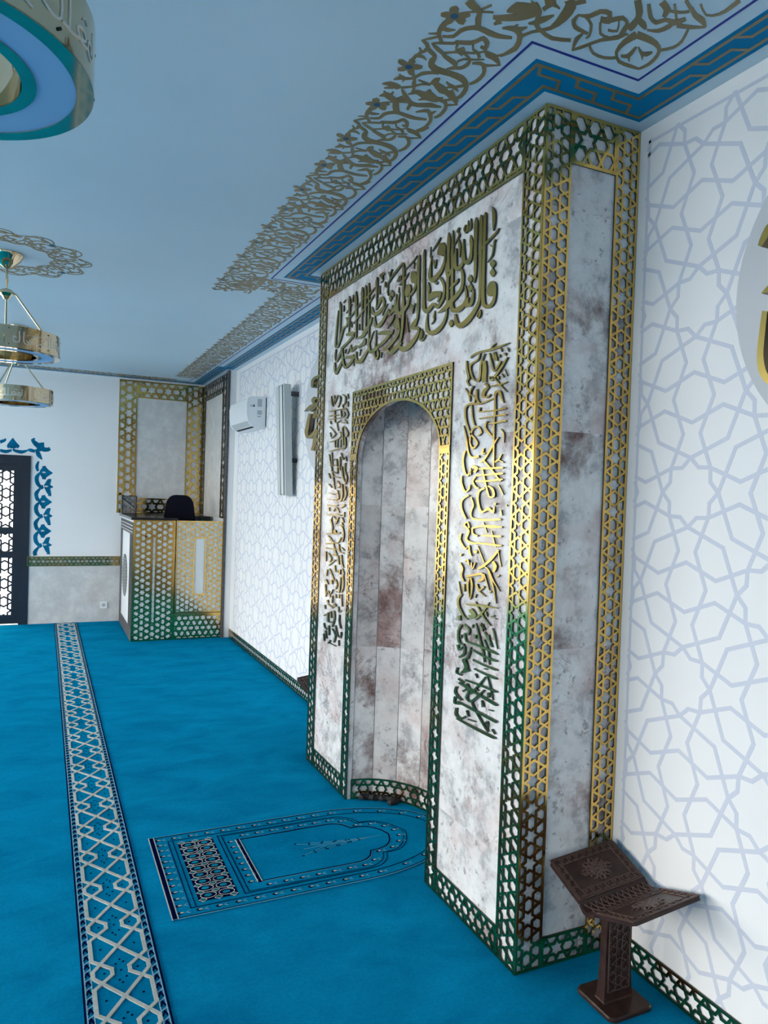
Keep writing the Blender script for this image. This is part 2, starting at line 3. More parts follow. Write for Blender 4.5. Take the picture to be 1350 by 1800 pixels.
VERSE_FAR = '8083,4460,8071,4459,8077,4378,8037,4377,8017,4327,7989,4328;8007,4460,7973,4457,7979,4387,7939,4383,7965,4348,7996,4356,7865,4434,7892,4441;7888,4442,7872,4451,7809,4419,7779,4420,7806,4370,7773,4364,7871,4308,7839,4301;7735,4434,7716,4441,7648,4401,7613,4402,7652,4338,7621,4331,7717,4319,7690,4313,7700,4281,7677,4280;7578,4429,7552,4427,7546,4367,7528,4366;7571,4344,7544,4342,7550,4283,7532,4282;8122,4278,8126,4285,7873,4270,7880,4283,7593,4262,7599,4272;7968,4289,7933,4286,7955,4155,7922,4155,7861,4125,7867,4138,7738,4143,7756,4154;8116,4220,8122,4235,7821,4209,7826,4221;8114,4183,8117,4191,7770,4170,7776,4182;7771,4262,7743,4260,7737,4179,7716,4183,7621,4195,7651,4202,7648,4235,7675,4235;7611,4262,7581,4263,7550,4200,7518,4197,7601,4156,7571,4149;8100,4167,8076,4167,8072,4129,8048,4129;7645,4146,7618,4149,7571,4105,7548,4095,7720,4126,7723,4116;7873,4123,7854,4123,7831,4033,7808,4033;8103,4099,8087,4102,7918,4004,7884,4003,8054,3963,8035,3956;7664,4077,7631,4068,7707,4043,7675,4040,7676,3921,7639,3920,7650,3860,7631,3859;7638,4060,7610,4064,7545,3996,7511,3997,7560,3960,7533,3952,7620,3957,7609,3946;7773,4020,7746,4021,7736,3978,7704,3972,7832,3944,7814,3932,8095,3921,8087,3914;8089,4033,8064,4032,8059,3977,8034,3977;7931,3935,7907,3934,7911,3847,7887,3846;7834,3930,7810,3928,7850,3844,7826,3842;7737,3933,7719,3932,7743,3839,7720,3838;7619,3952,7587,3950,7601,3850,7564,3847,7638,3819,7613,3814;8078,3807,8084,3814,7856,3817,7865,3829,7600,3827,7607,3838;8101,3775,8081,3775,8031,3648,8002,3649,7943,3496,7914,3497,7878,3365,7859,3366;8018,3798,7993,3798,7978,3629,7953,3629;7941,3695,7953,3703,7865,3711,7837,3716,7833,3626,7805,3626;8052,3636,8055,3645,7819,3638,7823,3648;8017,3581,8005,3591,7805,3542,7820,3553,7792,3616,7821,3617;7728,3777,7701,3779,7649,3693,7627,3703,7579,3725,7566,3735,7561,3678,7530,3679;7748,3736,7720,3735,7754,3581,7711,3580;7694,3622,7662,3623,7638,3492,7602,3495,7561,3432,7532,3436;7582,3663,7551,3661,7600,3578,7564,3578,7523,3493,7491,3493,7568,3418,7546,3416;8100,3550,8067,3553,8039,3488,8015,3490;7933,3509,7928,3519,7716,3489,7710,3501;7820,3457,7789,3465,7724,3408,7687,3410,7786,3387,7762,3379;8086,3423,8059,3430,7976,3380,7960,3385;8065,3316,8060,3323,7891,3299,7884,3309;7677,3425,7644,3426,7647,3324,7610,3324,7681,3241,7654,3235,7810,3231,7806,3222;7582,3399,7551,3402,7531,3309,7495,3308,7613,3242,7584,3237;8108,3244,8106,3251,7883,3237,7881,3248;7809,3356,7782,3358,7757,3272,7724,3270,7841,3247,7826,3240;8103,3169,8098,3183,7924,3165,7925,3178,7754,3179,7759,3190;7569,3205,7529,3191,7672,3157,7648,3149;8062,3149,8033,3152,8030,3106,8006,3108;7883,3108,7906,3114,7805,3151,7798,3163,7714,3097,7690,3103;8087,3054,8092,3066,7843,3072,7843,3083,7656,3062,7649,3073;7580,3113,7548,3114,7575,3054,7543,3055;7948,3001,7970,3004,7893,3055,7887,3062,7771,2983,7755,2988;7642,3048,7613,3054,7562,2993,7546,2997;7996,3010,7960,3016,7937,2947,7900,2951,7926,2853,7894,2855;7812,3030,7776,3030,7804,2959,7825,2968,7707,3051,7731,3053;7608,3030,7574,3029,7628,2972,7594,2975,7570,2953,7550,2962;8099,2832,8100,2844,7803,2849,7807,2862,7649,2874,7657,2884;7705,2955,7691,2965,7623,2942,7593,2950,7570,2874,7536,2877,7586,2793,7554,2790,7649,2782,7639,2772;7872,2891,7797,2902,7843,2855,7768,2866;8052,2813,8032,2821,7917,2765,7888,2772,7801,2651,7772,2657,7757,2618,7733,2623;7989,2768,7978,2777,7739,2746,7748,2758,7610,2823,7635,2827;8101,2713,8104,2729,7820,2741,7822,2751;8100,2660,8096,2676,7869,2671,7866,2681,7662,2678,7660,2689;8114,2627,8075,2631,8097,2512,8070,2515;8039,2610,8008,2621,7929,2565,7893,2571,7976,2516,7945,2515;7861,2599,7863,2622,7731,2610,7733,2633;7707,2744,7677,2748,7675,2661,7644,2669,7540,2650,7528,2663;7626,2710,7601,2720,7536,2680,7511,2690;7724,2612,7688,2617,7689,2513,7654,2517;7623,2630,7589,2634,7591,2522,7552,2528,7530,2490,7509,2497;7973,2471,7995,2478,7768,2558,7789,2564;8053,2420,8015,2422,8068,2341,8041,2342;7982,2434,7952,2442,7884,2368,7850,2377,7796,2303,7768,2310;7817,2490,7781,2496,7782,2416,7751,2426,7685,2434,7696,2443;7672,2459,7612,2466,7657,2405,7617,2409;7584,2476,7552,2483,7531,2429,7497,2431,7597,2378,7571,2375;8103,2293,8054,2307,8008,2247,7974,2257;7919,2307,7858,2318,7876,2265,7840,2272;7773,2334,7744,2341,7720,2286,7685,2290,7764,2226,7734,2226;7624,2381,7594,2384,7652,2212,7613,2214,7721,2207,7720,2196;7539,2400,7509,2403,7531,2282,7497,2285,7583,2212,7555,2212;8106,2238,8068,2243,8065,2126,8032,2131;8047,2098,8073,2098,7986,2170,7982,2182,7912,2107,7882,2115;7838,2216,7815,2215,7913,2149,7888,2148;8028,2061,7976,2074,7989,2029,7953,2038;7862,2135,7830,2139,7852,2051,7825,2055;7756,2167,7731,2173,7727,2125,7702,2130;7630,2186,7605,2188,7653,2137,7624,2139;7568,2194,7543,2197,7544,2059,7519,2063;8095,1995,8062,2001,8077,1949,8044,1955;7979,2019,7962,2029,7819,1994,7796,2007;7817,2039,7754,2064,7763,2018,7700,2043;7658,2041,7628,2047,7626,1978,7598,1990,7542,2009,7561,2015;8086,1864,8104,1873,7979,1902,7995,1909;7983,1925,7940,1932,7975,1817,7930,1832,7822,1831,7816,1845;7901,1947,7864,1955,7868,1876,7831,1884;7797,1973,7761,1980,7766,1895,7725,1900,7832,1780,7796,1783;7615,1956,7580,1961,7621,1880,7586,1887,7563,1806,7530,1815;8100,1779,8073,1785,8072,1733,8038,1745,7984,1718,7958,1732;7943,1778,7900,1786,7930,1665,7893,1672;7829,1757,7797,1769,7721,1703,7685,1712,7762,1613,7732,1616;7728,1815,7698,1822,7669,1721,7637,1732,7541,1705,7560,1712,7517,1778,7546,1774;8106,1651,8073,1658,8065,1571,8043,1576;7870,1623,7836,1621,7943,1570,7916,1568;7908,1579,7899,1588,7670,1585,7663,1591;7607,1670,7587,1674,7604,1605,7579,1610;8043,1702,8005,1710,8004,1612,7972,1619'
SCROLL = '-21,1030,21,1010,-10,1081,36,1058,17,1103,38,1091;-10,1008,10,1032,-64,1032,-25,1073,-75,1062,-55,1079;20,1007,-20,1033,-7,966,-46,992,-40,944,-53,953;21,1018,-21,1022,47,968,-17,976,40,940,5,946;-10,1035,10,1005,24,1053,58,1005,54,1055,82,1020;530,1034,574,1029,502,1096,556,1087,517,1121,545,1112;534,1047,570,1016,572,1068,612,1040,599,1087,625,1073;558,1015,546,1048,508,1015,481,1062,486,1017,461,1042;574,1021,530,1042,554,968,506,993,526,947,504,958;569,1037,535,1026,609,1011,561,986,631,984,606,965;60,1056,77,1019,114,1057,126,1020,175,1041,167,1015,221,1003,203,989,248,977,230,966;140,1025,109,1035,139,987,109,1000,107,954,101,957;175,1039,193,1029,203,1081,209,1078;200,987,181,998,171,926,149,945,110,914,87,942,69,888,40,910,46,839,9,855,58,765,12,780,54,700,16,718,33,646,7,662,20,622,1,634;21,835,36,863,-47,876,-34,910,-111,912,-83,928,-147,974,-91,977,-175,1017,-117,1027;-30,998,-42,1007,-68,950,-81,958,-99,891,-113,899,-120,844,-133,852;-109,912,-121,926,-167,884,-179,897;282,1081,275,1087,247,1040,231,1053,208,1006,194,1017;285,1084,273,1084,311,1044,280,1038,353,1009,323,1001,383,958,348,958,390,931,366,932;373,942,383,922,421,954,431,908,495,922,447,904,530,850,466,866,522,757,467,775,537,672,473,683,563,627,526,610,598,602,602,567,671,587,692,555,717,596,740,577,775,648,794,634;342,1008,356,1003,341,1033,362,1026;354,1066,343,1060,382,1044,385,1019,425,1056,441,1032,479,1056,492,1029;440,1035,420,1044,433,997,407,1003,443,967,436,966;348,1014,363,1003,373,1040,395,1024;283,1016,275,1021,264,976,245,987,227,895,206,909,205,891,195,907;288,1012,273,1011,322,965,291,965,344,914,317,913,365,889,334,890,393,828,351,833,407,794,376,777,418,789,444,762,457,815,462,812;444,768,418,783,422,724,396,746,365,705,348,734,301,726,316,739,271,780,289,779,254,824,270,823;216,891,185,907,182,806,150,828,133,776,109,800,113,766,74,780,131,741,109,719,157,727,184,694,156,749,180,741;217,885,218,866,252,872,253,857;249,868,272,794,280,857,300,796;216,831,239,805,249,853,285,814;335,897,316,909,299,854,283,863,268,787,252,796,243,730,228,740,199,691,188,700;177,799,171,787,219,772,205,767,242,727,218,724,275,696,253,685;368,784,354,797,330,762,314,773,310,715,294,725,272,651,261,659;207,692,195,689,239,660,207,666,244,617,202,629,258,580,217,580,275,533,269,532;264,538,272,532,299,607,319,594,300,625,326,612;201,693,185,699,208,623,188,629,225,595,202,596;344,693,325,706,326,648,295,661,344,622,320,604,399,589,406,560,473,586,494,558,529,603,546,586;210,610,196,622,175,571,160,587,110,554,95,575;629,974,602,964,652,947,641,933,710,929,701,903,765,896,762,877,796,889,802,874;642,931,627,947,593,911,564,933,552,862,525,877,539,823,517,833;730,1051,722,1057,703,1011,657,1036,694,984,665,997,658,940,640,950;657,1049,646,1046,697,1017,676,1010;725,989,721,996,691,986,683,1000;794,959,779,968,746,901,728,912,694,860,675,871,675,809,652,821;661,907,646,911,669,849,649,855,673,812,653,818;661,813,647,827,632,779,586,828,571,792,565,799;655,803,611,805,718,720,634,729,718,678,662,683,754,613,708,616,782,550,743,554;649,704,636,712,619,650,598,665,582,608,556,627;593,740,580,740,619,706,592,710,641,647,604,652,650,614,644,613;813,882,793,892,808,840,757,859,831,788,758,813,828,736,734,767,831,676,769,705,763,660,754,667;747,791,736,803,715,786,709,792;718,789,715,784,768,776,753,749;870,795,860,802,844,760,813,776,840,693,798,711;839,889,825,897,808,849,789,861;673,672,642,658,760,593,726,579,798,535,791,533;787,538,797,532,815,596,834,583,850,608,866,592;817,663,785,674,821,627,785,621,873,597,878,567,959,587,979,561,1007,601,1025,585;810,959,795,954,881,904,841,895,944,833,893,837,947,765,904,784,909,682,856,709,893,641,861,655,874,613,859,621;944,834,956,804,1009,820,1017,797;1017,740,1007,747,995,707,970,723,978,672,933,684,1015,641,986,622,1064,609,1071,581,1156,599,1180,573,1229,626,1249,610;929,628,937,620,976,659,1010,627;810,1096,800,1100,807,1046,757,1064,819,989,758,1007,791,970,771,978;849,1064,839,1069,824,1007,786,1028;796,966,777,977,749,908,734,916;950,1051,940,1057,935,1013,882,1032,953,969,901,975,967,944,925,926,1022,920,998,889,1077,886,1046,858;852,999,857,987,903,1002,915,973;941,918,918,940,881,908,869,919;888,1053,873,1053,915,1019,886,1020;942,909,925,917,923,863,906,868,959,820,941,819'
ORN_D = '-137,3867,-99,3855,-190,3736,-116,3734,-150,3618,-102,3634;-91,3613,-59,3588,-191,3498,-104,3475,-174,3329,-91,3369,-79,3220,-31,3262;-87,3558,-89,3641,-6,3451,7,3756,85,3510,92,3677,190,3591,190,3605;-40,3748,34,3764,-46,3686,69,3634,-91,3646,-34,3556;41,3434,-34,3441,71,3578,-43,3520,-36,3648,-89,3554;-48,3190,-87,3291,10,3232,-20,3309;34,3204,7,3311,72,3190,68,3357,209,3257,210,3271;129,3250,11,3297,155,3390,81,3438,169,3432,156,3456;12,3247,129,3299,84,3104,164,3140,133,3063,169,3044,103,3079,97,3052;-83,3240,-51,3214,-196,3111,-108,3087,-158,2956,-91,2995,-78,2888,-43,2928'
ORNTOP = '-100,4089,-198,4210,-12,4158,-139,4287,-7,4303,-23,4316;-64,4265,-137,4150,-168,4325,-236,4243,-216,4366,-291,4361,-196,4377,-212,4411;-132,4147,-69,4268,-9,4090,12,4199,134,4130,95,4200,100,4215,76,4195;-197,4136,-151,4159,-164,3984,-78,4042,-52,3899,-36,3913;-191,4124,-205,4059,-290,4154,-305,4073,-358,4134,-362,4113;-351,4123,-343,4098,-472,4103,-467,4021,-609,4113,-625,4050,-652,4142,-680,4097;-696,4117,-684,4065,-811,4092,-810,4011,-925,4109,-937,4045;-678,4378,-665,4378,-747,4278,-601,4287,-789,4189,-546,4213,-715,4130,-618,4136;-797,4174,-781,4214,-761,4120,-719,4219;-542,4229,-526,4189,-613,4228,-575,4129;-922,4229,-948,4303,-824,4286,-855,4340,-806,4348,-827,4362'
DISC_FAR = '10621,5129,10574,5102,10823,5118,10731,5073,10940,5078,10819,5052,10924,4973,10819,4978,10737,4948,10739,4970;10618,4781,10616,4760,10785,4812,10710,4757,10905,4769,10745,4746,10796,4696,10737,4719,10635,4686,10636,4703;10619,4694,10598,4672,10959,4702,10889,4656,11246,4632,11227,4623;10625,4674,10589,4657,10844,4639,10779,4609,10952,4605,10934,4596;11021,4577,10887,4555,11082,4491,10946,4472,11141,4379,10976,4357,11189,4285,11022,4277,11049,4181,10980,4225,10779,4199,10874,4238,10533,4302,10617,4329;10767,4589,10638,4568,10824,4488,10693,4468;10737,4260,10607,4246,10787,4087,10656,4073,10856,3986,10726,3970'
DISC_NEAR = '2986,4831,3012,4849,2954,4870,2992,4900,2920,4908,2955,4951,2881,4914,2886,4959,2834,4886,2822,4916;2969,4555,2973,4561,2916,4560,2937,4591,2856,4578,2877,4616,2798,4598,2803,4611;2964,4456,2929,4444,2976,4339,2937,4328,2985,4201,2942,4195,2963,4090,2919,4100,2891,4015,2882,4062,2798,4034,2828,4072,2750,4095,2777,4118;2881,4492,2841,4481,2882,4369,2841,4361,2862,4242,2835,4239'
SCROLL_CORNER = '2234,3557,2219,3530,2281,3551,2254,3511,2374,3501,2334,3451,2430,3434,2395,3403,2420,3398,2395,3392;2273,3600,2260,3590,2302,3567,2260,3535;2274,3474,2262,3463,2330,3452,2270,3382,2400,3405,2343,3354,2387,3339,2328,3333;2358,3372,2365,3328,2414,3395,2437,3376,2467,3491,2491,3473,2539,3530,2536,3503,2643,3556,2628,3526,2750,3517,2732,3491;2447,3371,2421,3355,2462,3317,2439,3289,2511,3321,2508,3308;2421,3327,2390,3294,2465,3287,2433,3254;2330,3606,2323,3595,2374,3597,2354,3563,2413,3599,2409,3550,2449,3628,2480,3617,2482,3712,2522,3732,2458,3818,2474,3832;2373,3538,2391,3529,2421,3596,2401,3552,2453,3532,2442,3521;2475,3622,2454,3604,2504,3556,2487,3540,2582,3481,2555,3462,2605,3373,2538,3348,2583,3266,2514,3271,2526,3214,2495,3262;2437,3502,2428,3492,2479,3485,2450,3458,2510,3436,2472,3406,2521,3376,2512,3368;2559,3262,2536,3242,2607,3211,2572,3182;2628,3300,2638,3303,2628,3360,2656,3358,2687,3413,2688,3384,2747,3421,2737,3394,2791,3422,2782,3402;2643,3314,2633,3301,2707,3301,2679,3274,2734,3242,2706,3216,2775,3234,2776,3201,2782,3254,2838,3286,2750,3258,2775,3296;2679,3311,2681,3295,2744,3344,2755,3332,2798,3420,2816,3420,2799,3447,2811,3453;2834,3278,2804,3252,2876,3229,2854,3198,2916,3249,2939,3239,2946,3330,2971,3311,3001,3315,2993,3304;2756,3421,2770,3428,2747,3478,2781,3486,2801,3569,2815,3569;2815,3583,2803,3574,2846,3543,2823,3525,2867,3502,2844,3484,2903,3433,2881,3414,2976,3372,2942,3345,2992,3310,2980,3302;2778,3305,2791,3298,2849,3385,2854,3370,2917,3393,2908,3374;2873,3341,2858,3323,2927,3318,2909,3310,2869,3240,2859,3242;2862,3495,2868,3480,2940,3550,2936,3530,3036,3555,3021,3534,3096,3523,3078,3503;3008,3271,3069,3304,3005,3362,3049,3381,3042,3469,3065,3467,3135,3544,3131,3519,3235,3549,3218,3521,3297,3541,3287,3525;3055,3315,3023,3260,3157,3312,3135,3264,3236,3329,3245,3305,3278,3379,3306,3384,3297,3461,3325,3475,3282,3527,3302,3540;3112,3493,3094,3473,3161,3474,3123,3451,3136,3394,3111,3385,3127,3376,3118,3372;3135,3470,3149,3455,3185,3504,3189,3500;3131,3372,3133,3366,3194,3419,3186,3392,3242,3413,3208,3381,3247,3372,3234,3363;3192,3414,3210,3405,3239,3453,3245,3450;2819,3080,2846,3055,2889,3140,2924,3121,2923,3180,2963,3183,2936,3238,2988,3250,2957,3272,2986,3279;2945,3199,2940,3164,3006,3223,3004,3182,3047,3233,3049,3218;2899,3068,2913,3056,2989,3147,2999,3126,3068,3172,3044,3142,3095,3127,3071,3104,3166,3126,3127,3092,3190,3067,3161,3049;3063,3234,3054,3224,3134,3217,3106,3195,3162,3156,3126,3138,3149,3102,3119,3093;2956,3039,2957,2999,3013,3061,3042,3037,3043,3102,3070,3104;3041,3063,3026,3046,3115,3041,3099,3025,3154,3011,3136,2997;3023,3002,3033,2994,3126,3086,3136,3077;3127,2987,3132,2969,3197,3028,3194,2996,3272,3046,3265,3007,3329,3062,3331,3053;3322,3054,3332,3063,3247,3083,3271,3107,3161,3107,3188,3136;3242,3107,3262,3109,3300,3207,3322,3212,3300,3272,3323,3286,3255,3326,3276,3342;3143,2979,3140,2998,3059,2940,3056,2958;3148,2940,3151,2927,3252,2990,3245,2978,3314,2952,3294,2939,3328,2887,3297,2875,3324,2824,3288,2812'
import bpy, math, random
from mathutils import Vector, Matrix
random.seed(7)
sc = bpy.context.scene
COL = sc.collection
PI = math.pi
JR = random.Random(3)
# ------------------------------------------------------------------ measures (metres)
H = 3.004                      # ceiling
XF, XW = 1.5275, 1.94          # front of the prayer niche, right wall
YN, YF, YB = 2.063, 4.282, 9.572   # near / far side of the niche, back wall
YC = 3.172                     # axis of the niche
XL, Y0 = -6.0, -3.5            # left wall, wall behind the viewer
HA = 0.455; DN = 0.37; ZS, ZR = 1.86, 0.255   # niche half width, depth, springing, rise

# ------------------------------------------------------------------ mesh builder
class MB:
    def __init__(s, side=None): s.v, s.f, s.m, s.side = [], [], [], side
    def add(s, vs, fs, mi=0, edge=None):
        o = len(s.v); s.v += [tuple(p) for p in vs]
        for k, f in enumerate(fs):
            s.f.append([i + o for i in f]); s.m.append(s.side if (s.side is not None and edge and k in edge) else mi)
    def quad(s, a, b, c, d, mi=0): s.add([a, b, c, d], [(0, 1, 2, 3)], mi)
    def box(s, lo, hi, mi=0):
        x0, y0, z0 = lo; x1, y1, z1 = hi
        s.hexa([(x0, y0), (x1, y0), (x1, y1), (x0, y1)], z0, z1, mi)
    def hexa(s, pts, z0, z1, mi=0, mp=None):
        s.prism(pts, z0, z1, mi, mp)
    def prism(s, pts, z0, z1, mi=0, mp=None, back=True):
        mp = mp or (lambda u, v, w: (u, v, w)); n = len(pts)
        vs = [mp(u, v, z0) for u, v in pts] + [mp(u, v, z1) for u, v in pts]
        fs = [tuple(range(n, 2 * n))] + [(i, (i + 1) % n, n + (i + 1) % n, n + i) for i in range(n)]
        if back: fs.append(tuple(range(n - 1, -1, -1)))
        s.add(vs, fs, mi, range(1, n + 1))
    def tube(s, path, r, n=8, mi=0, cap=True):
        P = [Vector(p) for p in path]; k = len(P); R = r if isinstance(r, (list, tuple)) else [r] * k
        vs, fs = [], []; ref = None
        for i in range(k):
            t = (P[min(i + 1, k - 1)] - P[max(i - 1, 0)]).normalized()
            if ref is None: ref = Vector((0, 0, 1)) if abs(t.z) < .9 else Vector((1, 0, 0))
            a = t.cross(ref).normalized(); b = t.cross(a).normalized(); ref = -b if (-b).dot(ref) > 0 else b
            b = t.cross(a)
            for j in range(n):
                q = 2 * PI * j / n; vs.append(P[i] + R[i] * (math.cos(q) * a + math.sin(q) * b))
        for i in range(k - 1):
            for j in range(n):
                fs.append((i * n + j, i * n + (j + 1) % n, (i + 1) * n + (j + 1) % n, (i + 1) * n + j))
        if cap: fs += [tuple(range(n)), tuple(range((k - 1) * n, k * n))]
        s.add(vs, fs, mi)
    def lathe(s, prof, n=32, c=(0, 0), mi=0, closed=False):
        vs, fs = [], []; k = len(prof)
        for r, z in prof:
            for j in range(n):
                q = 2 * PI * j / n; vs.append((c[0] + r * math.cos(q), c[1] + r * math.sin(q), z))
        for i in range(k if closed else k - 1):
            i2 = (i + 1) % k
            for j in range(n): fs.append((i * n + j, i * n + (j + 1) % n, i2 * n + (j + 1) % n, i2 * n + j))
        s.add(vs, fs, mi)
    def bar(s, p, q, w, h0, h1, mp, ext=.3, mi=0, sub=1):
        (u0, v0), (u1, v1) = p, q; L = math.hypot(u1 - u0, v1 - v0)
        if L < 1e-5: return
        h1 = h1 + JR.random() * min(.0002, (h1 - h0) * .2); tu, tv = (u1 - u0) / L, (v1 - v0) / L; e = ext * w; nu, nv = -tv * w / 2, tu * w / 2
        for k in range(sub):
            a, b = k / sub, (k + 1) / sub
            a0 = -e if k == 0 else L * a; b0 = L + e if k == sub - 1 else L * b
            A = (u0 + tu * a0, v0 + tv * a0); B = (u0 + tu * b0, v0 + tv * b0)
            s.prism([(A[0] - nu, A[1] - nv), (B[0] - nu, B[1] - nv), (B[0] + nu, B[1] + nv), (A[0] + nu, A[1] + nv)], h0, h1, mi, mp, back=False)
    def line(s, pts, w, h0, h1, mp, mi=0, closed=False):
        P = list(pts) + ([pts[0]] if closed else [])
        for a, b in zip(P, P[1:]): s.bar(a, b, w, h0, h1, mp, .4, mi)
    def ribbon(s, rows, h0, h1, mp, mi=0):
        n = len(rows); vs = []; h1 = h1 + JR.random() * min(.0003, (h1 - h0) * .3)
        for a, b, c, d in rows: vs += [mp(a, b, h0), mp(c, d, h0), mp(a, b, h1), mp(c, d, h1)]
        fs = []
        for i in range(n - 1):
            o, q = 4 * i, 4 * i + 4
            fs += [(o + 2, o + 3, q + 3, q + 2), (o, o + 2, q + 2, q), (o + 1, q + 1, q + 3, o + 3)]
        fs += [(0, 1, 3, 2), (4 * n - 4, 4 * n - 2, 4 * n - 1, 4 * n - 3)]
        s.add(vs, fs, mi, [k for k in range(len(fs)) if k % 3 or k >= 3 * (n - 1)])
    def build(s, name, mats, parent=None, loc=None, smooth=False):
        """loc: shift the mesh so that its origin lies there (or at the parent's place)"""
        L = Vector(loc) if loc is not None else (parent['_w'] if parent is not None and '_w' in parent else Vector((0, 0, 0)))
        L = Vector(L)
        me = bpy.data.meshes.new(name); me.from_pydata([tuple(Vector(p) - L) for p in s.v], [], s.f)
        for m in (mats if isinstance(mats, (list, tuple)) else [mats]): me.materials.append(m)
        if any(s.m): me.polygons.foreach_set('material_index', s.m)
        if smooth:
            me.polygons.foreach_set('use_smooth', [True] * len(me.polygons))
            try: me.set_sharp_from_angle(angle=math.radians(40))
            except Exception: pass
        me.update()
        o = bpy.data.objects.new(name, me); COL.objects.link(o)
        if parent is not None:
            o.parent = parent; o.location = L - Vector(parent['_w']) if '_w' in parent else L
        else: o.location = L
        return o

def thing(name, loc, label=None, cat=None, group=None, kind=None):
    o = bpy.data.objects.new(name, None); COL.objects.link(o); o.location = loc
    o.empty_display_size = .1; o['_w'] = list(loc)
    return tag(o, label, cat, group, kind)
def tag(o, label=None, cat=None, group=None, kind=None):
    for k, v in (('label', label), ('category', cat), ('group', group), ('kind', kind)):
        if v: o[k] = v
    return o
def struct(o): o['kind'] = 'structure'; return o
def copy_tree(o, parent=None):
    c = o.copy(); COL.objects.link(c); c.parent = parent
    for ch in list(o.children): copy_tree(ch, c)
    return c

# ------------------------------------------------------------------ materials
def mat(name, col, rough=.5, metal=0., spec=.5, coat=0.):
    m = bpy.data.materials.new(name); m.use_nodes = True
    b = m.node_tree.nodes['Principled BSDF']
    b.inputs['Base Color'].default_value = (*col, 1); b.inputs['Roughness'].default_value = rough
    b.inputs['Metallic'].default_value = metal; b.inputs['Specular IOR Level'].default_value = spec
    b.inputs['Coat Weight'].default_value = coat
    return m
def nd(m, t, **kw):
    n = m.node_tree.nodes.new(t)
    for k, v in kw.items():
        if k in n.inputs: n.inputs[k].default_value = v
        else: setattr(n, k, v)
    return n
def lk(m, a, b): m.node_tree.links.new(a, b)
def bs(m): return m.node_tree.nodes['Principled BSDF']
def noise(m, vec, scale, detail=4, rough=.55, dist=0.):
    n = nd(m, 'ShaderNodeTexNoise', Scale=scale, Detail=detail, Roughness=rough, Distortion=dist)
    lk(m, vec, n.inputs['Vector']); return n.outputs['Fac']
def ramp(m, fac, stops):
    r = nd(m, 'ShaderNodeValToRGB'); e = r.color_ramp.elements
    while len(e) < len(stops): e.new(.5)
    for i, (p, c) in enumerate(stops): e[i].position = p; e[i].color = (*c, 1) if len(c) == 3 else c
    lk(m, fac, r.inputs['Fac']); return r.outputs['Color']
def mix(m, fac, a, b, mode='MIX'):
    n = nd(m, 'ShaderNodeMix', data_type='RGBA', blend_type=mode)
    for sock, v in ((0, fac), (6, a), (7, b)):
        if isinstance(v, bpy.types.NodeSocket): lk(m, v, n.inputs[sock])
        elif isinstance(v, tuple): n.inputs[sock].default_value = (*v, 1)
        else: n.inputs[sock].default_value = v
    return n.outputs[2]
def bump(m, h, strength, dist=.01):
    n = nd(m, 'ShaderNodeBump', Strength=strength, Distance=dist); lk(m, h, n.inputs['Height'])
    lk(m, n.outputs['Normal'], bs(m).inputs['Normal'])
def vary(m, col, amt, scale, b=0.):
    tc = nd(m, 'ShaderNodeTexCoord').outputs['Object']; f = noise(m, tc, scale)
    lo = tuple(c * (1 - amt) for c in col); hi = tuple(min(1, c * (1 + amt)) for c in col)
    lk(m, ramp(m, f, [(.3, lo), (.7, hi)]), bs(m).inputs['Base Color'])
    if b: bump(m, f, b)
    return m

def gold_mat(name, col=(.70, .455, .13), rough=.13):
    m = mat(name, col, rough, 1.)
    tc = nd(m, 'ShaderNodeTexCoord').outputs['Object']
    f = noise(m, tc, 3.0, 2); bump(m, f, .02, .05)
    return m
GOLD = gold_mat('polished_gold')
EDGE = mat('dark_cut_edge', (.035, .03, .022), .4, .3)
GOLDS = [GOLD, EDGE]
GOLDL = gold_mat('letter_gold', (.50, .35, .10), .2)
BRASS = gold_mat('mirror_brass', (.66, .54, .36), .06)
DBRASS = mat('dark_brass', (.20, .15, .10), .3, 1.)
GPAINT = mat('gold_paint', (.29, .225, .12), .42, .55)
SILV = mat('engraved_silver', (.75, .73, .68), .35, .8)
WHITE = vary(mat('white_wall_paint', (.83, .835, .84), .6), (.83, .835, .84), .03, 1.2)
CEIL = vary(mat('pale_blue_ceiling_paint', (.62, .75, .82), .5), (.62, .755, .83), .03, .8)
BACKP = vary(mat('grey_white_wall_paint', (.89, .895, .90), .55), (.89, .895, .90), .03, .8)
BLUEB = mat('ceiling_band_blue', (.0, .20, .40), .6, 0, .08)
NAVYL = mat('navy_paint', (.0, .012, .25), .5)
STARP = mat('periwinkle_paint', (.60, .635, .73), .6)
ORN = vary(mat('floral_blue_paint', (.0, .13, .26), .6, 0, .1), (.0, .13, .26), .3, 9)
ORNW = mat('floral_pale_paint', (.55, .62, .62), .5)
NAVY = mat('dark_navy_metal', (.012, .018, .032), .35)
BLACK = mat('black_gloss', (.006, .007, .012), .18)
BLACKM = mat('black_matte', (.01, .01, .012), .7)
CHAIRM = mat('navy_black_plastic', (.003, .003, .010), .5, 0, .12)
PWHITE = mat('white_plastic', (.80, .83, .85), .3)
PGREY = mat('grey_plastic', (.45, .48, .50), .45)
LGREY = vary(mat('light_grey_metal', (.52, .56, .56), .4), (.52, .56, .56), .04, 4)
DISCM = mat('grey_disc_paint', (.56, .58, .61), .6)
PANELM = mat('pale_panel', (.70, .74, .75), .35)
SLATE = vary(mat('slate_grey_trim', (.10, .10, .105), .6, 0, .08), (.10, .10, .105), .3, 40)
DIFF = mat('blue_white_diffuser', (.26, .52, .80), .5, 0, .2)
GLASS = bpy.data.materials.new('window_glass'); GLASS.use_nodes = True
_nt = GLASS.node_tree; _nt.nodes.remove(bs(GLASS)); _o = _nt.nodes['Material Output']
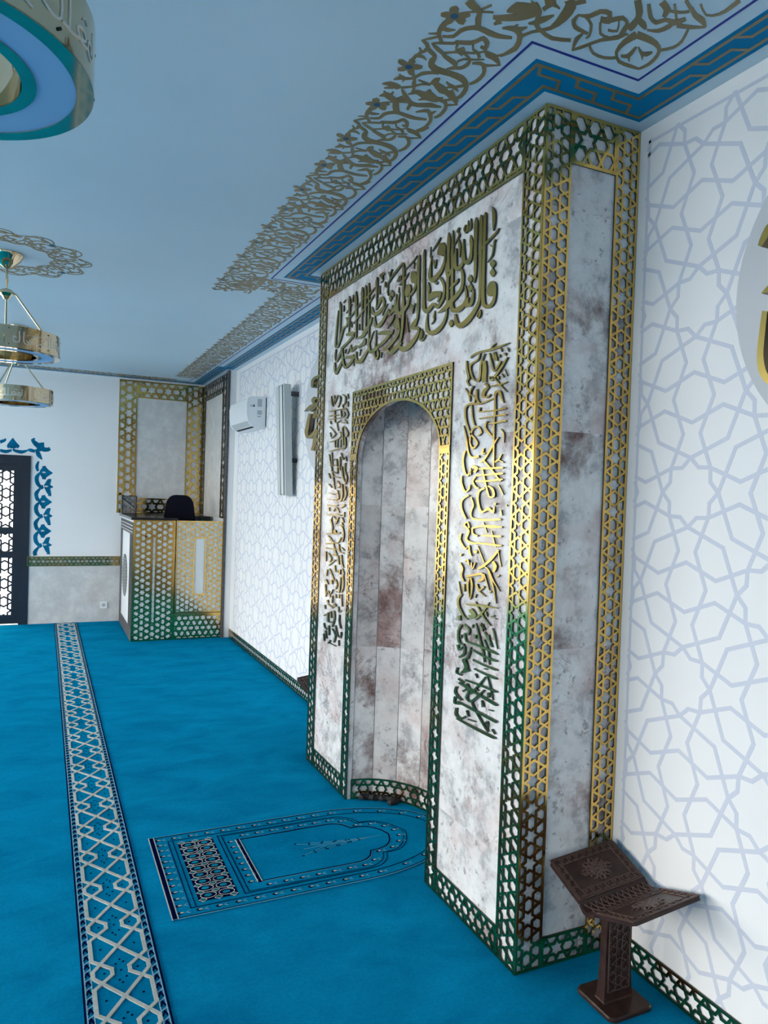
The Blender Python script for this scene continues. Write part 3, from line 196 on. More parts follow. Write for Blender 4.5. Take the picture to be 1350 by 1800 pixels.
_t = nd(GLASS, 'ShaderNodeBsdfTransparent'); _g = nd(GLASS, 'ShaderNodeBsdfGlossy'); _g.inputs['Roughness'].default_value = .02
_x = nd(GLASS, 'ShaderNodeMixShader'); _x.inputs[0].default_value = .06
lk(GLASS, _t.outputs[0], _x.inputs[1]); lk(GLASS, _g.outputs[0], _x.inputs[2]); lk(GLASS, _x.outputs[0], _o.inputs['Surface'])

def marble(name, light=(.68, .675, .67), mid=(.40, .40, .41), stain=(.15, .075, .062), amt=1., tiles=True, attr=False, rough=.07):
    m = mat(name, light, rough, 0, .22)
    co = nd(m, 'ShaderNodeTexCoord').outputs['Object']
    if tiles or attr:
        if attr:
            w = nd(m, 'ShaderNodeAttribute'); w.attribute_name = 'tile'; off = w.outputs['Vector']
        else:       # a fresh cut of stone for every course of slabs
            sp = nd(m, 'ShaderNodeSeparateXYZ'); lk(m, co, sp.inputs[0])
            a = nd(m, 'ShaderNodeMath', operation='SUBTRACT'); lk(m, sp.outputs['Z'], a.inputs[0]); a.inputs[1].default_value = .36
            d = nd(m, 'ShaderNodeMath', operation='DIVIDE'); lk(m, a.outputs[0], d.inputs[0]); d.inputs[1].default_value = .77
            fl = nd(m, 'ShaderNodeMath', operation='FLOOR'); lk(m, d.outputs[0], fl.inputs[0])
            wn = nd(m, 'ShaderNodeTexWhiteNoise', noise_dimensions='1D'); lk(m, fl.outputs[0], wn.inputs['W']); off = wn.outputs['Color']
        sc_ = nd(m, 'ShaderNodeVectorMath', operation='SCALE'); lk(m, off, sc_.inputs[0]); sc_.inputs['Scale'].default_value = 7 if attr else 1.1
        ad = nd(m, 'ShaderNodeVectorMath', operation='ADD'); lk(m, co, ad.inputs[0]); lk(m, sc_.outputs[0], ad.inputs[1]); co = ad.outputs[0]
    cloud = noise(m, co, 7.5, 12, .72, .1)
    c = ramp(m, cloud, [(.38, mid), (.49, light), (.61, tuple(min(.92, x * 1.14) for x in light))])
    blot = noise(m, co, 2.0, 12, .70, .15)
    c = mix(m, ramp(m, blot, [(.55, (0, 0, 0)), (.59, (.40 * amt,) * 3), (.66, (.95 * amt,) * 3)]), c, stain)
    pink = noise(m, co, 2.6, 10, .68, .1)
    c = mix(m, ramp(m, pink, [(.50, (0, 0, 0)), (.66, (.65 * amt,) * 3)]), c, (.56, .40, .38))
    v = noise(m, co, 2.8, 8, .72, 1.6)
    vein = ramp(m, v, [(.482, (0, 0, 0)), (.5, (.85 * amt,) * 3), (.516, (0, 0, 0))])
    thin = noise(m, co, 1.3, 2)
    vm = mix(m, 1., vein, ramp(m, thin, [(.5, (0, 0, 0)), (.62, (1, 1, 1))]), 'MULTIPLY')
    c = mix(m, vm, c, (.13, .09, .085))
    sp_ = noise(m, co, 26, 4, .6)
    c = mix(m, ramp(m, sp_, [(.62, (0, 0, 0)), (.68, (.6 * amt,) * 3)]), c, (.17, .14, .15))
    if attr:        # slabs differ in tone
        sp2 = nd(m, 'ShaderNodeSeparateXYZ'); lk(m, off, sp2.inputs[0])
        c = mix(m, 1., c, ramp(m, sp2.outputs['X'], [(0, (.72, .69, .68)), (.5, (.92, .90, .89)), (1, (1, 1, 1))]), 'MULTIPLY')
    lk(m, c, bs(m).inputs['Base Color'])
    return m
MARB = marble('stained_white_marble')
MARBT = marble('niche_marble', attr=True)
MARBG = marble('pale_grey_marble', (.61, .615, .61), (.575, .58, .58), (.42, .38, .34), .2, False, rough=.25)

def carpet(name, col, dark, bmp=.5):
    m = mat(name, col, 1., 0, .0)
    tc = nd(m, 'ShaderNodeTexCoord').outputs['Object']
    mp = nd(m, 'ShaderNodeMapping'); mp.inputs['Scale'].default_value = (1, 1.7, 1); mp.inputs['Rotation'].default_value = (0, 0, .5); lk(m, tc, mp.inputs[0])
    big = noise(m, mp.outputs[0], 2.6, 7, .66, .5)
    c = ramp(m, big, [(.3, dark), (.5, col), (.72, tuple(min(1, x * 1.22) for x in col))])
    fine = noise(m, tc, 300, 3, .7)
    mid = noise(m, tc, 70, 5, .7); c = mix(m, .5, c, ramp(m, mid, [(.32, (.62, .66, .68)), (.62, (1, 1, 1))]), 'MULTIPLY')
    c = mix(m, .35, c, ramp(m, fine, [(.3, (.25, .25, .25)), (.7, (1, 1, 1))]), 'MULTIPLY')
    lk(m, c, bs(m).inputs['Base Color']); bump(m, fine, bmp, .004)
    
    return m
CARP = carpet('turquoise_blue_carpet', (.003, .28, .51), (.002, .21, .41))
CARPR = carpet('rug_blue_pile', (.002, .255, .47), (.001, .20, .39))
RNAVY = carpet('rug_navy_pile', (.002, .006, .045), (.001, .004, .03), .3)
RWHITE = carpet('rug_cream_pile', (.62, .63, .57), (.54, .55, .50), .3)
RCYAN = carpet('rug_teal_pile', (.01, .30, .46), (.01, .25, .40), .3)

WOOD = mat('dark_bronzed_wood', (.045, .026, .022), .34, 0, .22)
_tc = nd(WOOD, 'ShaderNodeTexCoord').outputs['Object']; _f = noise(WOOD, _tc, 30, 6)
lk(WOOD, ramp(WOOD, _f, [(.3, (.020, .0095, .008)), (.7, (.052, .026, .021))]), bs(WOOD).inputs['Base Color']); bump(WOOD, _f, .12, .003)
WOODL = mat('pale_relief_wood', (.095, .055, .046), .35, 0, .3)  # carved relief in a paler brown than the wood around it

# ------------------------------------------------------------------ pattern helpers
def rows(s): return [[tuple(v / 2000 for v in q) for q in _grp(list(map(int, st.split(','))))] for st in s.split(';')]
def _grp(a): return [a[i:i + 4] for i in range(0, len(a), 4)]
def smooth_rows(r, k=3):
    n = len(r)
    if n < 3: return r
    out = []
    for i in range(n - 1):
        p0, p1, p2, p3 = r[max(i - 1, 0)], r[i], r[i + 1], r[min(i + 2, n - 1)]
        for j in range(k):
            t = j / k
            out.append(tuple(.5 * (2 * b + (c - a) * t + (2 * a - 5 * b + 4 * c - d) * t * t + (-a + 3 * b - 3 * c + d) * t ** 3) for a, b, c, d in zip(p0, p1, p2, p3)))
    out.append(r[-1]); return out
def smooth_pts(p, k=4, closed=False):
    n = len(p); out = []
    for i in range(n if closed else n - 1):
        g = (lambda q: p[q % n]) if closed else (lambda q: p[min(max(q, 0), n - 1)])
        p0, p1, p2, p3 = g(i - 1), g(i), g(i + 1), g(i + 2)
        for j in range(k):
            t = j / k
            out.append(tuple(.5 * (2 * b + (c - a) * t + (2 * a - 5 * b + 4 * c - d) * t * t + (-a + 3 * b - 3 * c + d) * t ** 3) for a, b, c, d in zip(p0, p1, p2, p3)))
    if not closed: out.append(p[-1])
    return out
def stroke(pts, ws, k=4):
    """centre line + widths -> ribbon rows"""
    P = smooth_pts([(x, y, w) for (x, y), w in zip(pts, ws)], k); R = []
    for i, (x, y, w) in enumerate(P):
        a, b = P[max(i - 1, 0)], P[min(i + 1, len(P) - 1)]
        tx, ty = b[0] - a[0], b[1] - a[1]; l = math.hypot(tx, ty) or 1
        R.append((x - ty / l * w / 2, y + tx / l * w / 2, x + ty / l * w / 2, y - tx / l * w / 2))
    return R
def clip_seg(p, q, inside, n=10):
    """pieces of p-q for which inside() holds"""
    L = lambda t: (p[0] + (q[0] - p[0]) * t, p[1] + (q[1] - p[1]) * t)
    def cross(a, b, va):
        for _ in range(14):
            c = (a + b) / 2
            if inside(*L(c)) == va: a = c
            else: b = c
        return (a + b) / 2
    out, st = [], None; prev = inside(*p)
    if prev: st = 0.
    for i in range(1, n + 1):
        t = i / n; cur = inside(*L(t))
        if cur and not prev: st = cross((i - 1) / n, t, False)
        if prev and not cur: out.append((L(st), L(cross((i - 1) / n, t, True)))); st = None
        prev = cur
    if st is not None: out.append((L(st), q))
    return out
def star_segments(u0, u1, v0, v1, a, su, sv, horiz=False, ins=None):
    """six-pointed-star lattice: a pair of parallel bars joins each star to its six neighbours"""
    R = .386 * a; e = R / (2 * math.sqrt(3)); segs = []
    inside = ins or (lambda u, v: u0 <= u <= u1 and v0 <= v <= v1)
    cx, cy = (u0 + u1) / 2, (v0 + v1) / 2; rad = math.hypot(u1 - u0, v1 - v0) / 2 + 2 * a
    K = int(rad / (a * .8)) + 3
    swap = (lambda x, y: (y, x)) if horiz else (lambda x, y: (x, y))
    cu, cv = swap(su, sv); bu0, bv0 = swap(u0 - a, v0 - a); bu1, bv1 = swap(u1 + a, v1 + a)
    i0, i1 = int((bu0 - cu) / (a * .866)) - 2, int((bu1 - cu) / (a * .866)) + 2
    for i in range(i0, i1 + 1):
        j0, j1 = int((bv0 - cv) / a - i / 2) - 2, int((bv1 - cv) / a - i / 2) + 2
        for j in range(j0, j1 + 1):
            x, y = cu + i * a * .8660254, cv + (j + i / 2) * a
            for an in (90, 30, -30):
                tx, ty = math.cos(math.radians(an)), math.sin(math.radians(an))
                for sg in (-1, 1):
                    ox, oy = x - ty * sg * R / 2, y + tx * sg * R / 2
                    p = swap(ox + tx * e, oy + ty * e); q = swap(ox + tx * (a - e), oy + ty * (a - e))
                    segs += clip_seg(p, q, inside)
    return segs
def lattice(mb, mp, rect, a, star, horiz=False, bw=.0084, border=.009, h0=.003, h1=.008, hole=None, ins=None, sides=(1, 1, 1, 1), sub=1):
    u0, u1, v0, v1 = rect; iu0, iu1, iv0, iv1 = u0 + border * .6, u1 - border * .6, v0 + border * .6, v1 - border * .6
    def f(u, v):
        if not (iu0 <= u <= iu1 and iv0 <= v <= iv1): return False
        if hole and hole[0] < u < hole[1] and hole[2] < v < hole[3]: return False
        return ins is None or ins(u, v)
    for p, q in star_segments(u0, u1, v0, v1, a, star[0], star[1], horiz, f): mb.bar(p, q, bw, h0, h1 - .0004, mp, .25, 0, sub)
    def frame(r, w, sd=(1, 1, 1, 1)):
        a0, a1, b0, b1 = r; n = max(1, int((a1 - a0) / .05)) if sub > 1 else 1
        def rect_(x0, x1, y0, y1):
            for k in range(n):
                p0, p1 = x0 + (x1 - x0) * k / n, x0 + (x1 - x0) * (k + 1) / n
                mb.prism([(p0, y0), (p1, y0), (p1, y1), (p0, y1)], h0, h1 + JR.random() * .0003, 0, mp, back=False)
        if sd[0]: rect_(a0, a0 + w, b0, b1)
        if sd[1]: rect_(a1 - w, a1, b0, b1)
        if sd[2]: rect_(a0, a1, b0, b0 + w)
        if sd[3]: rect_(a0, a1, b1 - w, b1)
    frame(rect, border, sides)
    if hole: frame((hole[0] - border, hole[1] + border, hole[2] - border, hole[3] + border), border)

# plane maps: (u, v, height off the surface) -> world
front = lambda u, v, h: (XF - h, u, v)          # front of the niche, u = y, v = z
nside = lambda u, v, h: (u, YN - h, v)          # its near side, u = x
fside = lambda u, v, h: (u, YF + h, v)
rwall = lambda u, v, h: (XW - h, u, v)
bwall = lambda u, v, h: (u, YB - h, v)
ceilm = lambda u, v, h: (u, v, H - h)
floorm = lambda u, v, h: (u, v, h)

# ================================================================== SETTING
b = MB(); b.quad((XL, Y0, 0), (XW + .2, Y0, 0), (XW + .2, YB, 0), (XL, YB, 0))
floor = struct(b.build('floor', CARP)); floor['_w'] = [0, 0, 0]
b = MB(); b.box((XL - .2, Y0 - .2, H), (XW + .3, YB + .2, H + .15))
ceiling = struct(b.build('ceiling', CEIL)); ceiling['_w'] = [0, 0, 0]
b = MB()
b.box((XW, Y0, 0), (XW + .2, YN, H)); b.box((XW, YF, 0), (XW + .2, YB, H)); b.box((XW + .02, YN, 0), (XW + .2, YF, H))
wall_r = struct(b.build('wall_right', WHITE)); wall_r['_w'] = [0, 0, 0]
b = MB(); b.box((XL - .2, Y0 - .2, 0), (XW + .2, Y0, H)); struct(b.build('wall_front', BACKP))

# wall with openings, u along the wall
def wall_open(mb, mp, u0, u1, ops, th):
    us = sorted({u0, u1, *[o[0] for o in ops], *[o[1] for o in ops]})
    for a, c in zip(us, us[1:]):
        hit = [o for o in ops if o[0] <= a and o[1] >= c]
        if not hit: mb.prism([(a, 0), (c, 0), (c, H), (a, H)], 0, th, 0, mp)
        for o in hit:
            if o[2] > 0: mb.prism([(a, 0), (c, 0), (c, o[2]), (a, o[2])], 0, th, 0, mp)
            mb.prism([(a, o[3]), (c, o[3]), (c, H), (a, H)], 0, th, 0, mp)
DX0, DX1, DZ = -1.30, -.14, 1.99        # the door
BW = (-5.2, -2.3, .45, 2.45)            # window further left in the same wall
b = MB(); wall_open(b, lambda u, v, w: (u, YB + w, v), XL - .2, XW + .2, [(DX0, DX1, 0, DZ), BW], .22)
wall_b = struct(b.build('wall_back', BACKP)); wall_b['_w'] = [0, 0, 0]
LWIN = [(-1.3, 1.9, .3, 2.8), (2.3, 5.4, .3, 2.8), (5.8, 9.1, .3, 2.8)]
b = MB(); wall_open(b, lambda u, v, w: (XL - w, u, v), Y0, YB, LWIN, .22); struct(b.build('wall_left', BACKP))

def window(n, mp, o):
    w = thing(f'window_{n}', mp((o[0] + o[1]) / 2, o[2], 0), kind='structure')
    f = MB(); t = .06
    for r in ((o[0], o[0] + t, o[2], o[3]), (o[1] - t, o[1], o[2], o[3]), (o[0], o[1], o[2], o[2] + t), (o[0], o[1], o[3] - t, o[3]), ((o[0] + o[1]) / 2 - .04, (o[0] + o[1]) / 2 + .04, o[2], o[3])):
        f.prism([(r[0], r[2]), (r[1], r[2]), (r[1], r[3]), (r[0], r[3])], .06, .12, 0, mp)
    f.build('window_frame', NAVY, w)
    g = MB(); g.prism([(o[0] + t, o[2] + t), (o[1] - t, o[2] + t), (o[1] - t, o[3] - t), (o[0] + t, o[3] - t)], .088, .092, 0, mp); g.build('window_pane', GLASS, w)
lw = lambda u, v, w: (XL - w, u, v)
bo = lambda u, v, w: (u, YB + w, v)
for i, o in enumerate(LWIN): window(i + 1, lw, o)
window(4, bo, BW)
# portals guide the daylight through the openings
def portal(mp, o, rot):
    L = bpy.data.lights.new('daylight_portal', 'AREA'); L.shape = 'RECTANGLE'; L.size = o[1] - o[0]; L.size_y = o[3] - o[2]; L.cycles.is_portal = True
    ob = bpy.data.objects.new('daylight_portal', L); COL.objects.link(ob); ob.location = mp((o[0] + o[1]) / 2, (o[2] + o[3]) / 2, .2); ob.rotation_euler = rot
for o in LWIN: portal(lw, o, (PI / 2, 0, -PI / 2))
portal(bo, BW, (-PI / 2, 0, 0)); portal(bo, (DX0, DX1, .02, DZ), (-PI / 2, 0, 0))

b = MB(); b.quad((-60, -60, -.05), (60, -60, -.05), (60, 70, -.05), (-60, 70, -.05))
struct(b.build('ground_outside', vary(mat('pale_paving', (.42, .43, .43), .8), (.42, .43, .43), .12, 2)))

b = MB(); b.box((-14, 13.5, -.05), (5, 13.8, 3.4)); struct(b.build('wall_sky_blocker', mat('pale_blocker', (.62, .62, .60), .8)))  # made-up wall, added outside to dim the bright sky behind the door

# ---------------- door with star lattice
door = thing('door_1', ((DX0 + DX1) / 2, YB, 0), kind='structure')
b = MB()
for r in ((DX0, DX0 + .1, 0, DZ), (DX1 - .1, DX1, 0, DZ), (DX0 + .1, DX1 - .1, DZ - .1, DZ)): b.prism([(r[0], r[2]), (r[1], r[2]), (r[1], r[3]), (r[0], r[3])], -.02, .12, 0, bo)
b.build('door_frame', NAVY, door)
ix0, ix1 = DX0 + .1, DX1 - .1; gx0, gx1 = ix0 + .07, ix1 - .072
b = MB()
for r in ((ix0, gx0, .01, DZ - .1), (gx1, ix1, .01, DZ - .1), (gx0, gx1, 1.812, DZ - .1), (gx0, gx1, 1.072, 1.138), (gx0, gx1, .79, .857), (gx0, gx1, .01, .11)): b.prism([(r[0], r[2]), (r[1], r[2]), (r[1], r[3]), (r[0], r[3])], .01, .07, 0, bo)
b.build('door_leaf', NAVY, door)
for z0, z1 in ((1.138, 1.812), (.857, 1.072), (.11, .79)):
    b = MB(1); lattice(b, lambda u, v, h: (u, YB + .035 - h, v), (gx0, gx1, z0, z1), .212, (-.394, 1.648), bw=.019, border=.006, h0=0, h1=.012)
    b.build('star_grille', [NAVY, NAVY], door)
b = MB(); b.prism([(gx0, .11), (gx1, .11), (gx1, 1.812), (gx0, 1.812)], .045, .049, 0, bo); b.build('glass_pane', GLASS, door)

# ---------------- ceiling decoration
PATH = [(XW, Y0), (XW, YN), (XF, YN), (XF, YF), (XW, YF), (XW, 8.19), (1.872, 8.19), (1.872, YB), (XL, YB)]
def offs(d):
    out = []
    for i, (x, y) in enumerate(PATH):
        ns = []
        for a, c in ((i - 1, i), (i, i + 1)):
            if 0 <= a and c < len(PATH):
                dx, dy = PATH[c][0] - PATH[a][0], PATH[c][1] - PATH[a][1]; l = math.hypot(dx, dy); ns.append((-dy / l, dx / l))
        ox = sum({n[0] for n in ns if abs(n[0]) > .5}); oy = sum({n[1] for n in ns if abs(n[1]) > .5})
        out.append((x + ox * d, y + oy * d))
    return out
def pdist(q):
    m = 9
    for (x0, y0), (x1, y1) in zip(PATH, PATH[1:]):
        dx, dy = x1 - x0, y1 - y0; t = max(0, min(1, ((q[0] - x0) * dx + (q[1] - y0) * dy) / (dx * dx + dy * dy)))
        m = min(m, max(abs(q[0] - x0 - dx * t), abs(q[1] - y0 - dy * t)))
    return m
def strip(mb, d0, d1, h, mi=0):
    A, B_ = offs(d0), offs(d1)
    for i in range(len(A) - 1): mb.prism([A[i], A[i + 1], B_[i + 1], B_[i]], 0, h, mi, ceilm, back=False)
b = MB(); strip(b, .246, .254, .0015); b.build('navy_painted_line', NAVYL, ceiling)
b = MB(); strip(b, .058, .190, .001); b.build('blue_painted_band', BLUEB, ceiling)
b = MB(); strip(b, .1635, .1755, .002); strip(b, .075, .087, .002)
for i in range(len(PATH) - 1):
    (x0, y0), (x1, y1) = PATH[i], PATH[i + 1]; L = math.hypot(x1 - x0, y1 - y0)
    if L < .2: continue
    tx, ty = (x1 - x0) / L, (y1 - y0) / L; nx, ny = -ty, tx
    g = lambda s, d: (x0 + tx * s + nx * d, y0 + ty * s + ny * d)
    n = int(L / .15); s0 = (L - n * .15) / 2 - .05
    for k in range(-1, n + 2):
        s = s0 + k * .15
        if s < -.12 or s > L + .1: continue
        zp = [g(s + .115, .17), g(s + .09, .128), g(s + .01, .128), g(s - .015, .081)]
        if all(abs(pdist(q) - d) < .012 for q, d in zip(zp, (.17, .128, .128, .081))): b.line(zp, .0115, 0, .0019, ceilm)
b.build('gold_meander', GPAINT, ceiling)
SCR = [smooth_rows(r, 2) for r in rows(SCROLL)]
PER = .526
b = MB()
def scroll_run(mp, s0, s1, s00=None):
    k = math.floor(s0 / PER) - 1
    while k * PER < s1:
        for r in SCR:
            q = [(a + k * PER, w, c + k * PER, d) for a, w, c, d in r]
            lo = s00 if (s00 is not None and k == 0) else s0
            if all(lo <= x[0] <= s1 and lo <= x[2] <= s1 for x in q): b.ribbon(q, 0, .0015, mp)
        for fs, fw in ((0, .512), (.276, .515)):
            s = k * PER + fs
            if s0 < s < s1: b.prism([(s + .012 * math.cos(t), fw + .012 * math.sin(t)) for t in [2 * PI * i / 10 for i in range(10)]], 0, .0022, 1, mp, back=False)
        k += 1
scroll_run(lambda s, w, h: (XF - w, YN - .245 + s, H - h), -.005, YF - YN + .95, -.36)
scroll_run(lambda s, w, h: (XW - w, YF + .45 + s, H - h), -.05, 8.6 - YF)
scroll_run(lambda s, w, h: (XW - w, s, H - h), -1.5, 1.28)
for r in rows(SCROLL_CORNER): b.ribbon(smooth_rows(r, 2), 0, .0015, ceilm)
scroll_run(lambda s, w, h: (XF - .05 - s, YB - w * .62, H - h), .0, 5.5)
scroll_run(lambda s, w, h: (XW - .3 - s, YF + w, H - h), .0, .62)
b.build('gold_scroll_frieze', [GPAINT, mat('flower_eye_blue', (0, .09, .2), .5)], ceiling)

CH = [(-.222, 1.58, 2.41, 0), (-.222, 4.88, 2.41, 0), (-.234, 7.06, 2.345, 25)]      # chandeliers: x, y, ring bottom, turn
for cx, cy, cz, tn in CH[1:2]:
    b = MB(); mp = lambda u, v, h: (cx + u, cy + v, H - h)
    pol = lambda r, t: (r * math.cos(t), r * math.sin(t))
    for k in range(12):
        t = k * PI / 6 + .2
        def arc(c, r, a0, a1, w0, w1, n=7):
            pts = [(c[0] + r * math.cos(a0 + (a1 - a0) * i / n), c[1] + r * math.sin(a0 + (a1 - a0) * i / n)) for i in range(n + 1)]
            b.ribbon(stroke(pts, [w0 + (w1 - w0) * i / n for i in range(n + 1)], 2), 0, .0015, mp)
        arc(pol(.31, t), .075, t + .3, t + 5.4, .008, .014); arc(pol(.385, t + .26), .075, t - 1.0, t + 1.6, .008, .008); arc(pol(.335, t + .39), .07, t + 2.2, t + 7.0, .008, .012)
        arc(pol(.29, t + .1), .035, t, t + 4.6, .014, .008); arc(pol(.34, t + .45), .03, t + 3, t + 7.5, .014, .006)
        arc(pol(.33, t + .2), .10, t - .9, t + 1.1, .008, .008); arc(pol(.30, t + .30), .05, t + 1.5, t + 4.9, .012, .007)
        for dr, dt, ln, an in ((.25, .05, .05, .9), (.30, .28, .06, 2.2), (.36, .1, .06, .4), (.37, .5, .05, 1.7), (.40, .3, .055, 2.6)):
            c = pol(dr, t + dt); q = pol(ln / 2, t + an)
            b.ribbon(stroke([(c[0] - q[0], c[1] - q[1]), c, (c[0] + q[0], c[1] + q[1])], [.003, .02, .003], 3), 0, .0015, mp)
        c = pol(.425, t + .2); e = pol(.462, t + .2)
        b.ribbon(stroke([pol(.395, t + .06), pol(.425, t + .13), e], [.006, .014, .003]), 0, .0015, mp); b.ribbon(stroke([pol(.395, t + .34), pol(.425, t + .27), e], [.006, .014, .003]), 0, .0015, mp)
        c = pol(.385, t + .47); b.prism([(c[0] + .018 * math.cos(a), c[1] + .018 * math.sin(a)) for a in [2 * PI * i / 12 for i in range(12)]], 0, .0016, 1 if k % 3 == 0 else 0, mp, back=False)
    b.build('painted_medallion', [GPAINT, ORN], ceiling)

# ---------------- star pattern painted on the right wall
def star_wall(mb, u0, u1, v0, v1, su, sv, P=.63):
    # u = y ; stars of eight points on a diagonal square lattice
    T = .115; n8 = .0894; lines = []
    r8 = lambda r, a: (r * math.cos(math.radians(a)), r * math.sin(math.radians(a)))
    star = []
    for k in range(8): star += [r8(T, k * 45), r8(n8, k * 45 + 22.5)]
    lines.append(star + [star[0]])
    d = P * math.sqrt(.5)
    for k in range(4):          # chevrons towards the four diagonal neighbours (half of them each)
        a = 45 + 90 * k
        for sg in (-1, 1):
            p = r8(T, a + 45 * sg); m = (d / 2, .022 * sg); m = (m[0] * math.cos(math.radians(a)) - m[1] * math.sin(math.radians(a)), m[0] * math.sin(math.radians(a)) + m[1] * math.cos(math.radians(a)))
            lines.append([p, m])
    for k in range(4):          # lines round the octagons lying on the star's axes
        a = math.radians(90 * k); c = (P / 2 * math.cos(a), P / 2 * math.sin(a))
        for sg in (-1, 1):
            loc = [(-.234, .081 * sg), (-.12, .035 * sg), (0, .083 * sg)]
            lines.append([(c[0] + x * math.cos(a) - y * math.sin(a), c[1] + x * math.sin(a) + y * math.cos(a)) for x, y in loc])
            loc = [(-.234, -.081 * sg), (-.12, -.035 * sg), (-.083, 0)]
    for k in range(4):          # their other pair of sides, from the diagonal tips
        a = math.radians(90 * k); c = (P / 2 * math.cos(a), P / 2 * math.sin(a))
        for sg in (-1, 1):
            loc = [(-.083, 0), (-.035, .12 * sg), (-.081, .234 * sg)]
            lines.append([(c[0] + x * math.cos(a) - y * math.sin(a), c[1] + x * math.sin(a) + y * math.cos(a)) for x, y in loc])
    ins = lambda u, v: u0 <= u <= u1 and v0 <= v <= v1
    N = int(8 / P) + 2; done = set()
    for i in range(-2 * N, 2 * N):
        for j in range(-N, N):
            cu, cv = su + i * P / 2, sv + (j + (i % 2) / 2) * P
            if not (u0 - .4 < cu < u1 + .4 and v0 - .4 < cv < v1 + .4): continue
            for l in lines:
                for p, q in zip(l, l[1:]):
                    key = tuple(sorted(((round(cu + p[0], 2), round(cv + p[1], 2)), (round(cu + q[0], 2), round(cv + q[1], 2)))))
                    if key in done: continue
                    done.add(key)
                    for a, c in clip_seg((cu + p[0], cv + p[1]), (cu + q[0], cv + q[1]), ins, 6): mb.bar(a, c, .0135, 0, .0008, rwall, .25)
    for r in ((u0, u0 + .011, v0, v1), (u1 - .011, u1, v0, v1), (u0, u1, v1 - .011, v1)): mb.prism([(r[0], r[2]), (r[1], r[2]), (r[1], r[3]), (r[0], r[3])], 0, .0009, 0, rwall, back=False)
b = MB(); star_wall(b, -1.0, 2.015, .1, 2.955, 1.769, 1.697); star_wall(b, 4.33, 8.02, .1, 2.955, 2 * YC - 1.769, 1.697)
b.build('painted_star_pattern', STARP, wall_r)

# lattice skirting
b = MB(1); lattice(b, rwall, (Y0, YN, 0, .1), .0985, (1.861, .05), True); struct(b.build('baseboard_right', [GOLD, EDGE]))
b = MB(1); lattice(b, rwall, (YF, 8.18, 0, .1), .0985, (4.4, .05), True); struct(b.build('baseboard_right', [GOLD, EDGE]))

# back wall: marble dado, lattice rail, painted flowers
b = MB(); b.box((DX1 + .002, YB - .012, 0), (.884, YB, .69)); struct(b.build('trim_1', MARBG))
b = MB(1); lattice(b, lambda u, v, h: (u, YB - .012 - h, v), (DX1 - .02, .884, .688, .802), .0965, (-.086, .742), True, bw=.0105, border=.012, h0=-.012); struct(b.build('trim_2', [GOLD, EDGE]))
b = MB()
def flowers(mb, data, du, dv):
    for r in rows(data): mb.ribbon(smooth_rows([(a + du, c + dv, d + du, e + dv) for a, c, d, e in r], 3), 0, .0015, bwall)
for k in range(-0, 3):
    for r in rows(ORN_D):
        q = smooth_rows([(a, c - k * .347, d, e - k * .347) for a, c, d, e in r], 3); q = [x for x in q if min(x[1], x[3]) > .806]
        if len(q) > 1: b.ribbon(q, 0, .0015, bwall)
flowers(b, ORNTOP, 0, 0)
for k in (1, 2): flowers(b, ';'.join(ORNTOP.split(';')[5:]), -k * .36, 0)
b.build('painted_floral_border', ORN, wall_b)
b = MB()
for k in range(3):
    for u, v in ((.0, 1.802), (.03, 1.637)):
        z = v - k * .347
        if z > .83: b.ribbon(stroke([(u - .02, z), (u, z), (u + .022, z)], [.004, .022, .002]), 0, .0022, bwall)
b.build('pale_flower_hearts', ORNW, wall_b)

# tall pier that closes the pulpit recess on the right, and its lattice panels
b = MB(); b.box((1.872, 8.19, 0), (XW, YB, H)); pier = struct(b.build('wall_pier', WHITE)); pier['_w'] = [0, 0, 0]

b = MB(); b.box((1.846, 8.178, 0), (1.872, 8.238, H)); struct(b.build('trim_3', SLATE))

# ================================================================== PRAYER NICHE
mih = thing('prayer_niche', (XF + .2, YC, 0), 'tall marble prayer niche with arched recess, gold star lattice borders and gold script', 'prayer niche')
def arch(n=28, grow=0., rise=0.):
    return [(YC - (HA + grow) * math.cos(PI * i / n), ZS + (ZR + rise) * math.sin(PI * i / n)) for i in range(n + 1)]
b = MB(); A = arch()
op = [(YC - HA, 0)] + A + [(YC + HA, 0)]
# front slab in two halves so every face stays simple, with the reveal of the opening
mid = len(A) // 2
lft = [(YN, 0), (YC - HA, 0)] + A[:mid + 1] + [(YC, H), (YN, H)]
rgt = [(YC, H), (YC, ZS + ZR)] + A[mid + 1:] + [(YC + HA, 0), (YF, 0), (YF, H)]
for P in (lft, rgt): b.add([front(u, v, 0) for u, v in P], [tuple(range(len(P)))])
for p, q in zip(op, op[1:]): b.quad(front(*p, 0), front(*q, 0), front(*q, -.025), front(*p, -.025))
b.quad((XF, YN, 0), (XW, YN, 0), (XW, YN, H), (XF, YN, H)); b.quad((XF, YF, 0), (XW, YF, 0), (XW, YF, H), (XF, YF, H))
b.build('marble_casing', MARB, mih)
